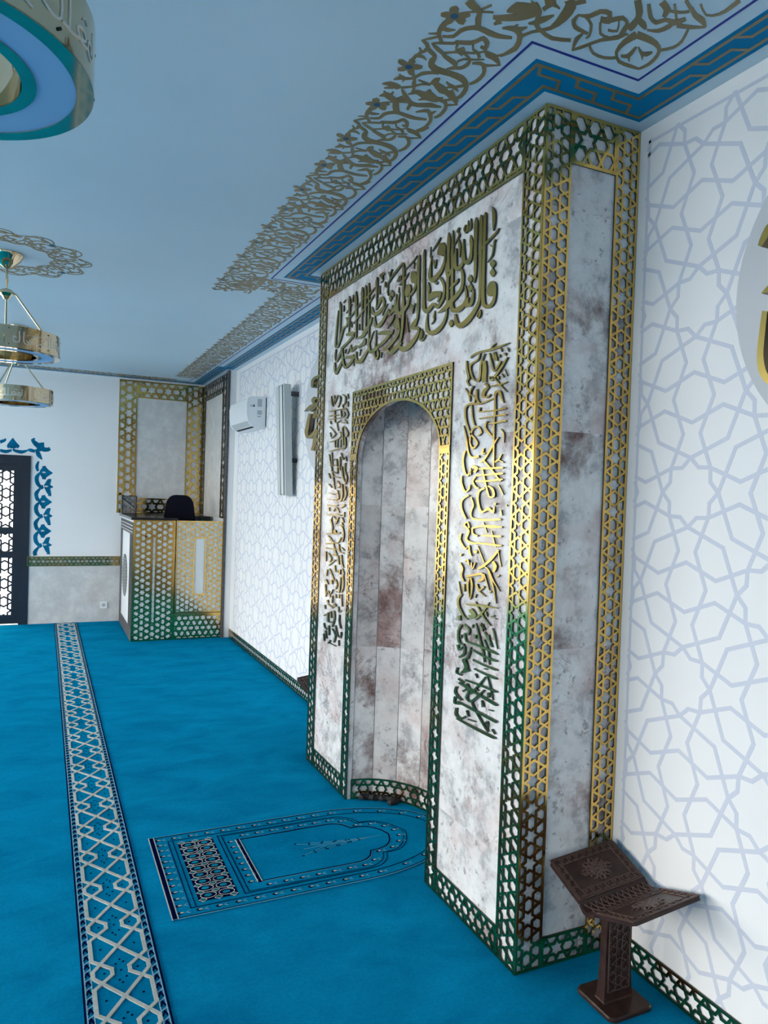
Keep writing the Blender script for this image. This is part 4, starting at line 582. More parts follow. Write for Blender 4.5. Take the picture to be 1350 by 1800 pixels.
# recess: narrow upright slabs round an oval plan
b = MB(); NF = 9; tiles = []; zt = 2.17
ell = lambda t, g=0.: (XF + .02 + (DN - .02 - g) * math.sin(t), YC - (HA + .005 - g) * math.cos(t))
zz = [0, .43, 1.2, 1.93, zt]
for i in range(NF):
    t0, t1 = PI * i / NF, PI * (i + 1) / NF; p, q = ell(t0), ell(t1); g = .0025
    dx, dy = q[0] - p[0], q[1] - p[1]; l = math.hypot(dx, dy)
    sh = random.choice((0, .25, -.2, .4, -.35))
    zs = [0] + [min(zt, max(.05, z + sh)) for z in zz[1:-1]] + [zt]
    for z0, z1 in zip(zs, zs[1:]):
        if z1 - z0 < .02: continue
        a = (p[0] + dx * g / l, p[1] + dy * g / l); c = (q[0] - dx * g / l * .2, q[1] - dy * g / l * .2)
        b.quad((*a, z0 + .001), (*c, z0 + .001), (*c, z1 - .001), (*a, z1 - .001)); tiles.append((random.random(), random.random(), random.random()))
nt = len(tiles)
b.add([(*ell(PI * i / NF), zt) for i in range(NF + 1)], [tuple(range(NF + 1))]); tiles.append((.2, .5, .7))
back = [ell(PI * i / NF, -.004) for i in range(NF + 1)]
for p, q in zip(back, back[1:]): b.quad((*p, 0), (*q, 0), (*q, zt), (*p, zt)); tiles.append((.9, .1, .3))
nic = b.build('arched_recess', MARBT, mih)
at = nic.data.attributes.new('tile', 'FLOAT_VECTOR', 'FACE')
for i, t in enumerate(tiles): at.data[i].vector = t
# lattice borders
CW = .118
b = MB(1)
lattice(b, front, (YN - .006, YN + CW, 0, H - .002), .0978, (2.1315, 1.7402))
lattice(b, front, (YF - CW, YF + .003, 0, H - .002), .0978, (2 * YC - 2.1315, 1.7402))
lattice(b, front, (YN + CW, YF - CW, 2.822, H - .002), .1225, (2.242, 2.925), True, bw=.0105, border=.011)
for u0, u1 in ((YN + CW, YC - .54), (YC + .54, YF - CW)): lattice(b, front, (u0, u1, 0, .105), .0995, (2.2455, .05), True)
b.build('front_lattice_border', GOLDS, mih)
b = MB(1)
lattice(b, nside, (XF - .008, XF + .104, 0, H - .002), .0972, (1.569, 1.743))
lattice(b, nside, (1.83, XW - .003, 0, H - .002), .0972, (1.883, 1.72))
lattice(b, nside, (XF + .104, 1.83, 2.825, H - .002), .1225, (1.70, 2.915), True, bw=.0105, border=.011)
lattice(b, nside, (XF + .104, 1.83, 0, .108), .0995, (1.70, .054), True)
b.build('side_lattice_border', GOLDS, mih)
b = MB(1); lattice(b, fside, (XF, XF + .104, 0, H), .0972, (1.569, 1.743)); lattice(b, fside, (1.83, XW - .003, 0, H), .0972, (1.883, 1.72)); b.build('side_lattice_border', GOLDS, mih)
b = MB(1); OW = .54
out = lambda u, v: v > ZS and ((u - YC) / (HA + .004)) ** 2 + ((v - ZS) / (ZR + .004)) ** 2 > 1
lattice(b, front, (YC - OW, YC + OW, ZS + .012, 2.215), .0905, (2.690, 2.168), True, bw=.009, border=.011, ins=out, sides=(1, 1, 0, 1))
AR = arch(36, .006, .006)
b.ribbon([(u - .0, v, YC + (u - YC) * (HA - .006) / (HA + .006), ZS + (v - ZS) * (ZR - .006) / (ZR + .006)) for u, v in AR], .003, .0085, front)
for s in (-1, 1):
    u0, u1 = sorted((YC + s * OW, YC + s * (HA - .004)))
    lattice(b, front, (u0, u1, 0, ZS - .012), .0972, ((u0 + u1) / 2, 1.823), bw=.0085, border=.008)
    b.prism([(u0, ZS - .014), (u1, ZS - .014), (u1, ZS + .014), (u0, ZS + .014)], .003, .010, 0, front, back=False)
b.build('arch_lattice_frame', GOLDS, mih)
# skirting following the recess
b = MB(1); N = 60; arcl = [0]; pts = [ell(PI * i / N, .004) for i in range(N + 1)]
for p, q in zip(pts, pts[1:]): arcl.append(arcl[-1] + math.dist(p, q))
LT = arcl[-1]
def curved(u, v, h):
    u = min(max(u, 0), LT - 1e-6); i = max(k for k in range(N) if arcl[k] <= u); f = (u - arcl[i]) / (arcl[i + 1] - arcl[i])
    x = pts[i][0] + (pts[i + 1][0] - pts[i][0]) * f; y = pts[i][1] + (pts[i + 1][1] - pts[i][1]) * f
    nx, ny = XF - x - .02, YC - y; l = math.hypot(nx, ny) or 1
    return (x + nx / l * h, y + ny / l * h, v)
lattice(b, curved, (0, LT, 0, .108), .0995, (.05, .054), True, sub=2); b.build('curved_lattice_skirting', GOLDS, mih)
# gold script
for nm, D in (('upper_inscription', TITLE), ('verse_column', VERSE_NEAR), ('verse_column', VERSE_FAR)):
    b = MB(1)
    for r in rows(D): b.ribbon(smooth_rows(r, 3), .004, .010, front)
    b.build(nm, [GOLDL, EDGE], mih)

# ================================================================== PRAYER RUG
def rug_outline(o=0., n=24, ox=None):
    x0 = .479 + (o if ox is None else ox); hw = .358 - o; xa = 1.30; ax = .572 - o
    return [(x0, YC - hw)] + [(xa + ax * math.sin(PI * i / n), YC - (hw) * math.cos(PI * i / n)) for i in range(n + 1)] + [(x0, YC + hw)]
b = MB(); b.prism(rug_outline(), .0, .004, 4, floorm, back=False); rl = lambda pts, w, mi, closed=False, h=.0055: b.line(pts, w, .003, h, floorm, mi, closed)
O1 = rug_outline(.004); rl(O1, .0028, 3); rl(rug_outline(.009), .0045, 0)
b.prism([(.480, YC - .356), (.503, YC - .356), (.503, YC + .356), (.480, YC + .356)], .003, .0056, 0, floorm, back=False)
rl([(.482, YC - .356), (.482, YC + .356)], .004, 1, h=.006); rl([(.504, YC - .352), (.504, YC + .352)], .004, 1, h=.006)
rl(rug_outline(.062, 24, .082), .003, 0, True); rl([(.582, YC - .290), (.582, YC + .290)], .003, 0)
def sym(h): return h + [(x, 2 * YC - y) for x, y in reversed(h[:-1])]
fld = [(.866, 3.372), (1.10, 3.372), (1.28, 3.374), (1.343, 3.369), (1.388, 3.342), (1.414, 3.296)]
fl2 = [(1.414, 3.296), (1.462, 3.292), (1.506, 3.274), (1.542, 3.23), (1.563, YC)]
half = [fld[0]] + smooth_pts(fld[1:], 4) + smooth_pts(fl2, 4)[1:]
F = sym(half); rl(F, .007, 0); rl([(x + .004, YC + (y - YC) * 1.02) for x, y in F], .0022, 3, h=.0052)
rl([(.866, 3.372), (.866, 2 * YC - 3.372)], .016, 0); rl([(.857, 3.372), (.857, 2 * YC - 3.372)], .0035, 1, h=.006); rl([(.875, 3.372), (.875, 2 * YC - 3.372)], .0035, 1, h=.006)
bd = [(.785, 3.443), (1.10, 3.443), (1.33, 3.443), (1.405, 3.431), (1.452, 3.39), (1.476, 3.338)]
bd2 = [(1.476, 3.338), (1.545, 3.33), (1.60, 3.285), (1.635, 3.225), (1.657, YC)]
half2 = [bd[0]] + smooth_pts(bd[1:], 4) + smooth_pts(bd2, 4)[1:]
B2 = sym(half2); rl(B2, .0028, 0); rl([(x + (.018 if x < 1 else -.016), YC + (y - YC) * .96) for x, y in B2], .0024, 0)
rl([(.785, 3.443), (.785, 2 * YC - 3.443)], .0035, 0); rl([(.804, 3.425), (.804, 2 * YC - 3.425)], .0035, 0)
def bud(x, y):
    b.ribbon([(x - .022, y + .001, x - .022, y - .001), (x - .012, y + .009, x - .012, y - .009), (x + .002, y + .004, x + .002, y - .004)], .003, .0052, floorm, 0)
    b.ribbon([(x - .012, y + .002, x - .012, y - .002), (x - .005, y + .0048, x - .005, y - .0048), (x + .004, y + .001, x + .004, y - .001)], .003, .0058, floorm, 1)
    for s in (-1, 1): b.bar((x + .012, y), (x + .026, y + .008 * s), .0022, .003, .0055, floorm, .2, 3)
for k in range(13): bud(.528, YC - .318 + k * .053)
for s in (-1, 1):
    for k in range(10): bud(.60 + k * .077, YC + s * .318)
    for k in range(6):
        t = (k + .6) / 6 * PI / 2; bud(1.30 + .532 * math.sin(t), YC + s * .318 * math.cos(t))
    for k in range(8): bud(.838, YC + s * (.027 + k * .027)) if k % 2 == 0 else None
    for k in range(7): bud(.905 + k * .073, YC + s * .236)
    for x, y in ((1.40, .208), (1.455, .142), (1.53, .128), (1.585, .085), (1.612, .03)): bud(x, YC + s * y)
b.prism([(.600, 2.908), (.760, 2.908), (.760, 3.434), (.600, 3.434)], .003, .005, 0, floorm, back=False)
for i in range(2):
    for j in range(9):
        cx, cy = .6425 + i * .075, 2.945 + j * .057
        rx, ry = .034, .022
        b.line([(cx + rx * math.cos(t) * (1 if math.cos(t) > 0 else .9), cy + ry * math.sin(t)) for t in [2 * PI * k / 12 for k in range(12)]], .0026, .003, .006, floorm, 1, True)
        b.prism([(cx + rx * .45 * math.cos(t), cy + ry * .45 * math.sin(t)) for t in [2 * PI * k / 10 for k in range(10)]], .003, .0062, 2, floorm, back=False)
for i in range(3):
    for j in range(10):
        cx, cy = .605 + i * .075, 2.9165 + j * .057
        if i == 0: cx += .012
        if i == 2: cx -= .012
        b.line([(cx - .016, cy), (cx, cy + .013), (cx + .016, cy), (cx, cy - .013)], .0022, .003, .006, floorm, 1, True)
        b.prism([(cx - .007, cy), (cx, cy - .006), (cx + .007, cy), (cx, cy + .006)], .003, .0062, 2, floorm, back=False)
b.line([(1.52, YC), (1.30, YC + .004), (1.13, YC)], .0016, .003, .005, floorm, 3)
for k in range(5):
    x = 1.46 - k * .055
    for s in (-1, 1):
        e = (x - .10 - .008 * k, YC + s * (.012 + .012 * k)); b.bar((x, YC), e, .0013, .003, .005, floorm, .2, 3)
        for f in (.55, 1.):
            q = (x + (e[0] - x) * f, YC + (e[1] - YC) * f); b.prism([(q[0] - .007, q[1]), (q[0], q[1] - .004), (q[0] + .006, q[1]), (q[0], q[1] + .004)], .003, .0055, 0, floorm, back=False)
tag(b.build('prayer_rug', [RNAVY, RWHITE, RCYAN, mat('rug_pale_blue', (.13, .38, .52), 1, 0, 0), CARPR], loc=(.477, YC, 0)), 'blue prayer rug with navy arch outline and dark patterned panel, pointing into the niche', 'rug')

# carpet band running the length of the room
b = MB(); X0, X1 = .149, .402
b.prism([(X0, Y0), (X1, Y0), (X1, YB), (X0, YB)], 0, .002, 2, floorm, back=False)
PP = .2835; xi0, xi1 = .186, .365; W = xi1 - xi0
for e in (X0 + .003, X1 - .003): b.line([(e, Y0), (e, YB)], .005, 0, .004, floorm, 0)
for e0, e1 in ((X0 + .010, X0 + .030), (X1 - .030, X1 - .010)):
    for e in (e0, e1): b.line([(e, Y0), (e, YB)], .0034, 0, .0035, floorm, 3)
    y = .9
    while y < YB - .03:
        b.line([(e0 + .003, y), ((e0 + e1) / 2, y + .022), (e1 - .003, y)], .005, 0, .0037, floorm, 0)
        b.bar((e0 + .002, y + .024), (e1 - .002, y + .036), .0035, 0, .0034, floorm, .2, 3)
        y += .047
k0 = int(.5 / PP)
for k in range(k0, int(YB / PP) + 1):
    y = 2.59 + (k - 9) * PP
    g = lambda x, s: (xi0 + W * x, y + PP * s)
    for fl in (0, 1):
        h = (lambda x, s: g(1 - x, s)) if fl else g
        for l in ([h(0, -.72), h(0, -.28), h(.34, -.06), h(.34, .06), h(0, .28)], [h(0, -.06), h(0, .06), h(1, .94)]):
            l = [(x, min(max(y_, .4), YB - .01)) for x, y_ in l]; b.line(l, .0125, 0, .0055, floorm, 1)
    for x, s in ((.5, 0), (.42, .14), (.58, -.14), (.45, -.18), (.56, .16), (.18, .5), (.82, .5), (.2, 0), (.8, 0), (.5, .22), (.5, -.24)):
        q = g(x, s)
        if q[1] < YB - .02: b.prism([(q[0] + .004 * math.cos(t), q[1] + .004 * math.sin(t)) for t in [2 * PI * i / 6 for i in range(6)]], 0, .0035, 0, floorm, back=False)
b.build('patterned_carpet_band', [RNAVY, RWHITE, CARPR, mat('band_pale_blue_pile', (.30, .48, .57), 1, 0, 0)], floor)

# ================================================================== PULPIT RECESS
RZ, RB = 2.985, 1.342
bl = lambda u, v, h: (u, YB - .012 - h, v); sl = lambda u, v, h: (1.852 - h, u, v)
rec = thing('wall_panelling', (1.33, YB, RB), 'grey marble panel framed by gold star lattice on the back wall above the pulpit', 'wall panelling')
b = MB(); b.box((.82, YB - .012, RB), (1.8415, YB, RZ)); b.build('marble_slab', MARBG, rec)
b = MB(1)
lattice(b, bl, (.82, 1.035, RB, RZ), .2, (.9375, 2.175), bw=.022, border=.016)
lattice(b, bl, (1.635, 1.8415, RB, RZ), .2, (1.742, 2.175), bw=.022, border=.016)
lattice(b, bl, (1.035, 1.635, 2.775, RZ), .2, (1.2, 2.88), True, bw=.022, border=.016)
lattice(b, bl, (1.035, 1.635, RB, 1.53), .2, (1.24, 1.425), True, bw=.022, border=.016)
b.build('lattice_frame', [GOLD, EDGE], rec)
rec = thing('wall_panelling', (1.87, 8.9, RB), 'narrow marble panel in dark brass lattice on the pier right of the pulpit', 'wall panelling')
b = MB(); b.box((1.852, 8.24, RB), (1.872, YB - .001, RZ)); b.build('marble_slab', MARBG, rec)
b = MB(1)
lattice(b, sl, (9.40, YB - .001, RB, RZ), .17, (9.486, 2.175), bw=.015, border=.016)
lattice(b, sl, (8.24, 8.44, RB, RZ), .2, (8.34, 2.175), bw=.0165, border=.018)
lattice(b, sl, (8.44, 9.40, 2.78, RZ), .2, (8.9, 2.88), True, bw=.0165, border=.016)
b.build('lattice_frame', [DBRASS, EDGE], rec)

pul = thing('pulpit', (1.35, 8.8, 0), 'corner pulpit with gold star lattice front and black top', 'pulpit')
PX0, PX1, PX2, PY, PZ = .886, 1.322, 1.85, 8.217, 1.31
pf = lambda u, v, h: (u, PY - h, v); ps = lambda u, v, h: (PX0 - h, u, v)
b = MB(); b.box((PX0, PY, 0), (PX1, YB - .014, PZ)); b.box((PX1, PY, 0), (PX2, PY + .05, .283)); b.build('cabinet_body', PANELM, pul)
b = MB(1); lattice(b, pf, (PX0 - .004, PX1, 0, PZ), .13, (.986, 1.178), bw=.0165, border=.014, hole=(1.088, 1.115, .20, 1.125)); b.build('front_lattice', [GOLD, EDGE], pul)
b = MB(1); lattice(b, pf, (PX1, PX2, 0, .283), .13, (1.45, .12), True, bw=.0165, border=.014); b.build('plinth_lattice', [GOLD, EDGE], pul)
gate = MB(); gate.box((PX1 + .012, PY, .292), (PX2 - .002, PY + .03, PZ)); gate = gate.build('gate', PANELM, pul); gate['_w'] = [1.35, 8.8, 0]
b = MB(1); lattice(b, pf, (PX1 + .012, PX2 - .002, .292, PZ), .115, (1.462, 1.215), bw=.0095, border=.014, hole=(1.535, 1.645, .50, 1.115)); b.build('gate_lattice', [GOLD, EDGE], gate, loc=(1.35, 8.8, 0))
b = MB(); b.prism([(PY + .36, .15), (YB - .25, .15), (YB - .25, 1.13), (PY + .36, 1.13)], 0, .004, 0, ps); b.build('white_side_inset', PWHITE, pul)
b = MB()
for r in ((PY, PY + .3, 0, PZ - .03), (YB - .2, YB - .014, 0, PZ - .03), (PY + .3, YB - .2, 0, .13), (PY + .3, YB - .2, 1.15, PZ - .03)): b.prism([(r[0], r[2]), (r[1], r[2]), (r[1], r[3]), (r[0], r[3])], 0, .006, 0, ps)
for z in (1.17, 1.205, 1.24): b.prism([(PY + .05, z), (YB - .06, z), (YB - .06, z + .007), (PY + .05, z + .007)], .006, .009, 1, ps)
lattice(b, ps, (PY + .02, PY + .28, .13, 1.15), .05, (PY + .14, .6), bw=.006, border=.008, h0=.006, h1=.009)
b.build('grey_side_border', [SLATE, PANELM], pul)
b = MB(); cy, cz_ = 8.98, .635
b.prism([(cy + .26 * math.cos(t), cz_ + .245 * math.sin(t)) for t in [2 * PI * i / 28 for i in range(28)]], .004, .008, 0, ps)
for k in range(-6, 7):
    z = cz_ + k * .035; w = .25 * math.sqrt(max(0, 1 - ((k * .035) / .245) ** 2)); b.bar((cy - w, z - .02), (cy + w, z + .02), .010, .008, .013, ps, 0, 1)
b.build('oval_grille', [SLATE, PGREY], pul)
b = MB(); b.box((PX0 - .03, PY - .025, PZ), (PX1 + .02, YB - .02, PZ + .028)); b.box((PX1 + .02, 8.9, PZ), (1.84, YB - .04, PZ + .028)); b.build('black_top', BLACK, pul)

# chair behind the pulpit
ch = thing('chair', (1.42, 8.62, .0), 'dark navy moulded chair whose rounded back shows above the pulpit gate', 'chair')
b = MB(); n = 9; P = []
for i in range(n + 1):
    t = i / n
    for j in range(n + 1):
        s = j / n * 2 - 1; w = (.205 - .06 * t) * (1 if t < .86 else math.sqrt(max(.0, 1 - ((t - .86) / .14) ** 2 * .30)))
        P.append((1.42 + s * w, 8.62 - .04 * (1 - s * s) - .10 * (t - .5) * 0 + .05 * s * s * -1, 1.12 + .47 * (t - .07 * s ** 4 * t)))
vs = P + [(x, y + .014, z) for x, y, z in P]; m_ = n + 1; o_ = m_ * m_
for i in range(n):
    for j in range(n):
        a = i * m_ + j; b.add([], [])
fs = []
for i in range(n):
    for j in range(n):
        a = i * m_ + j; fs.append((a, a + 1, a + m_ + 1, a + m_)); fs.append((o_ + a, o_ + a + m_, o_ + a + m_ + 1, o_ + a + 1))
for i in range(n):
    for a, c in ((i, i + 1), (n * m_ + i, n * m_ + i + 1), (i * m_, (i + 1) * m_), (i * m_ + n, (i + 1) * m_ + n)): fs.append((a, c, o_ + c, o_ + a))
b.add(vs, fs); b.build('backrest', CHAIRM, ch, smooth=True)
b = MB(); b.prism([(1.42 + .2 * math.cos(t) * (1 if abs(math.cos(t)) < .7 else .95), 8.80 + .2 * math.sin(t)) for t in [2 * PI * i / 24 for i in range(24)]], 1.08, 1.115, 0); b.build('seat', CHAIRM, ch)
for sx in (-1, 1):
    for sy in (-1, 1):
        b = MB(); b.tube([(1.42 + sx * .12, 8.80 + sy * .12, 1.08), (1.42 + sx * .19, 8.80 + sy * .17, .62)], .012); b.build('leg', BLACKM, ch)
b = MB(); b.box((PX1 + .01, PY + .13, .55), (1.845, YB - .02, .62)); b.build('standing_step', PANELM, pul)

# clear box on the pulpit top
bx = thing('display_box', (.885, 9.33, PZ + .028), 'small clear box with silver and gold filling on left corner of black pulpit top', 'box')
cl = bpy.data.materials.new('clear_acrylic'); cl.use_nodes = True
_b = cl.node_tree.nodes['Principled BSDF']; _b.inputs['Transmission Weight'].default_value = .85; _b.inputs['Roughness'].default_value = .08; _b.inputs['IOR'].default_value = 1.2
bz = PZ + .029; b = MB()
b.box((.858, 9.25, bz), (1.02, 9.256, bz + .215)); b.box((.858, 9.42, bz), (1.02, 9.426, bz + .215)); b.box((.858, 9.256, bz), (.864, 9.42, bz + .215)); b.box((1.014, 9.256, bz), (1.02, 9.42, bz + .215)); b.build('clear_wall', cl, bx)
b = MB()
for p, q in (((.858, bz), (.858, bz + .215)), ((1.02, bz), (1.02, bz + .215)), ((.858, bz + .215), (1.02, bz + .215)), ((.858, bz + .004), (1.02, bz + .004))): b.bar(p, q, .008, -.002, .004, lambda u, v, h: (u, 9.25 - h, v), .4)
b.bar((.868, bz + .185), (.995, bz + .085), .012, .0, .004, lambda u, v, h: (u, 9.25 - h, v), .2)
b.build('black_edging', BLACKM, bx)
b = MB()
for k in range(60):
    x, y, z = random.uniform(.870, .985), random.uniform(9.27, 9.41), bz + random.uniform(.005, .165); r = random.uniform(.008, .02)
    d = Vector((random.random() - .5, random.random() - .5, random.random() - .5)).normalized() * r; e = d.orthogonal().normalized() * r
    c = Vector((x, y, z)); b.add([c - d, c + e, c + d, c - e], [(0, 1, 2, 3)], 1 if (abs(x - .93) < .035 and z < bz + .08) else 0)
b.build('foil_filling', [mat('silver_foil', (.8, .82, .8), .25, 1), mat('gold_foil', (.75, .55, .15), .25, 1)], bx)

# power socket
so = thing('power_socket', (.70, YB - .012, .203), 'white wall socket low on the marble dado left of the pulpit', 'socket')
sk = lambda u, v, h: (.70 + u, YB - .012 - h, .203 + v)
b = MB(); b.prism([(-.041, -.041), (.041, -.041), (.041, .041), (-.041, .041)], 0, .010, 0, sk); b.build('cover_plate', PWHITE, so)
b = MB(); b.prism([(.022 * math.cos(t), .022 * math.sin(t)) for t in [2 * PI * i / 20 for i in range(20)]], .010, .0105, 0, sk)
for s in (-1, 1): b.prism([(s * .009 + .003 * math.cos(t), .003 * math.sin(t)) for t in [2 * PI * i / 8 for i in range(8)]], .0105, .011, 1, sk)
b.build('round_outlet', [PGREY, BLACKM], so)

# ================================================================== THINGS ON THE RIGHT WALL
ac = thing('air_conditioner', (1.84, 7.25, 2.27), 'white wall air conditioner high on the patterned wall beside the pulpit', 'air conditioner')
ay0, ay1 = 6.92, 7.66
prof = [(1.935, 2.275), (1.86, 2.272), (1.80, 2.292), (1.765, 2.335), (1.752, 2.40), (1.750, 2.50), (1.760, 2.548), (1.785, 2.566), (1.935, 2.572)]
b = MB(); b.prism([(x, z) for x, z in prof], ay0 + .02, ay1, 0, lambda u, v, w: (u, w, v)); b.build('housing', PWHITE, ac, smooth=True)
b = MB(); b.prism([(1.84 + (x - 1.84) * 1.03, 2.42 + (z - 2.42) * 1.03) for x, z in prof], ay0, ay0 + .02, 0, lambda u, v, w: (u, w, v)); cap = b.build('end_cap', PWHITE, ac); cap['_w'] = [1.84, 7.25, 2.27]
cp = lambda u, v, h: (u, ay0 - h, v)
b = MB()
for r in ((1.78, 1.796, 2.47, 2.487), (1.802, 1.826, 2.47, 2.495), (1.85, 1.895, 2.475, 2.55), (1.85, 1.895, 2.40, 2.44), (1.852, 1.885, 2.375, 2.388)): b.prism([(r[0], r[2]), (r[1], r[2]), (r[1], r[3]), (r[0], r[3])], 0, .001, 0, cp)
b.prism([(1.804, 2.472), (1.824, 2.472), (1.814, 2.492)], .001, .0015, 1, cp); b.build('rating_label', [PGREY, BLACKM], cap, loc=(1.84, 7.25, 2.27))
b = MB(); b.prism([(1.766, 2.335), (1.80, 2.292), (1.80, 2.300), (1.772, 2.338)], ay0 + .05, ay1 - .05, 0, lambda u, v, w: (u - .003, w, v)); b.prism([(1.815, 2.284), (1.835, 2.276), (1.835, 2.28), (1.815, 2.288)], ay0 + .06, ay1 - .06, 1, lambda u, v, w: (u, w, v)); b.build('air_louver', [LGREY, BLACKM], ac)
b = MB(); b.box((1.932, ay0 - .004, 2.29), (1.9395, ay1, 2.565)); b.build('mounting_plate', BLACKM, ac)

sp = thing('column_speaker', (1.87, 6.03, 1.63), 'tall slim grey column loudspeaker bracketed to the patterned wall', 'loudspeaker')
tilt = lambda u, v, w: (u - .045 * (v - 1.63) / .94, w, v)      # leans out at the top
b = MB(); b.prism([(1.845, 1.63), (1.905, 1.63), (1.905, 2.565), (1.845, 2.565)], 5.91, 6.15, 0, tilt); b.build('cabinet', LGREY, sp)
b = MB(); b.prism([(1.841, 1.645), (1.845, 1.645), (1.845, 2.55), (1.841, 2.55)], 5.96, 6.03, 0, tilt); b.build('grille_strip', PANELM, sp)
b = MB()
for y in (5.945, 5.957, 6.035, 6.047): b.prism([(1.842, 1.635), (1.8455, 1.635), (1.8455, 2.56), (1.842, 2.56)], y, y + .005, 0, tilt)
b.prism([(1.842, 2.0), (1.846, 2.0), (1.846, 2.006), (1.842, 2.006)], 6.13, 6.14, 0, tilt)
b.build('profile_groove', SLATE, sp)
for z in (2.49, 1.93):
    b = MB(); xx = 1.905 - .045 * (z - 1.63) / .94
    b.box((xx, 5.93, z - .02), (XW, 5.95, z + .02)); b.tube([(xx + .02, 5.90, z), (xx + .02, 5.95, z)], .016, 10); b.build('wall_bracket', BLACKM if z < 2 else SLATE, sp)

for nm, D, cy, lab in (('wall_medallion', DISC_NEAR, 1.107, 'round grey wall medallion with thick gold script at the right edge, above the book stand'),
                       ('wall_medallion', DISC_FAR, 2 * YC - 1.107, 'grey wall medallion with gold script half hidden behind far side of marble niche')):
    t = thing(nm, (XW, cy, 2.29), lab, 'wall medallion', 'script medallions on the patterned wall')
    b = MB(); b.prism([(cy + .504 * math.cos(q), 2.29 + .504 * math.sin(q)) for q in [2 * PI * i / 72 for i in range(72)]], .001, .008, 0, rwall); b.build('disc', DISCM, t)
    for r in rows(D):
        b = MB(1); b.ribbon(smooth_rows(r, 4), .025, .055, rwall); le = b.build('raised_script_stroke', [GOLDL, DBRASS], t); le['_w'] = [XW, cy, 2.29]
        c = r[len(r) // 2]; u, v = (c[0] + c[2]) / 2, (c[1] + c[3]) / 2; b = MB(); b.tube([(XW - .008, u, v), (XW - .03, u, v)], .006); b.build('standoff_pin', BLACKM, le, loc=(XW, cy, 2.29))

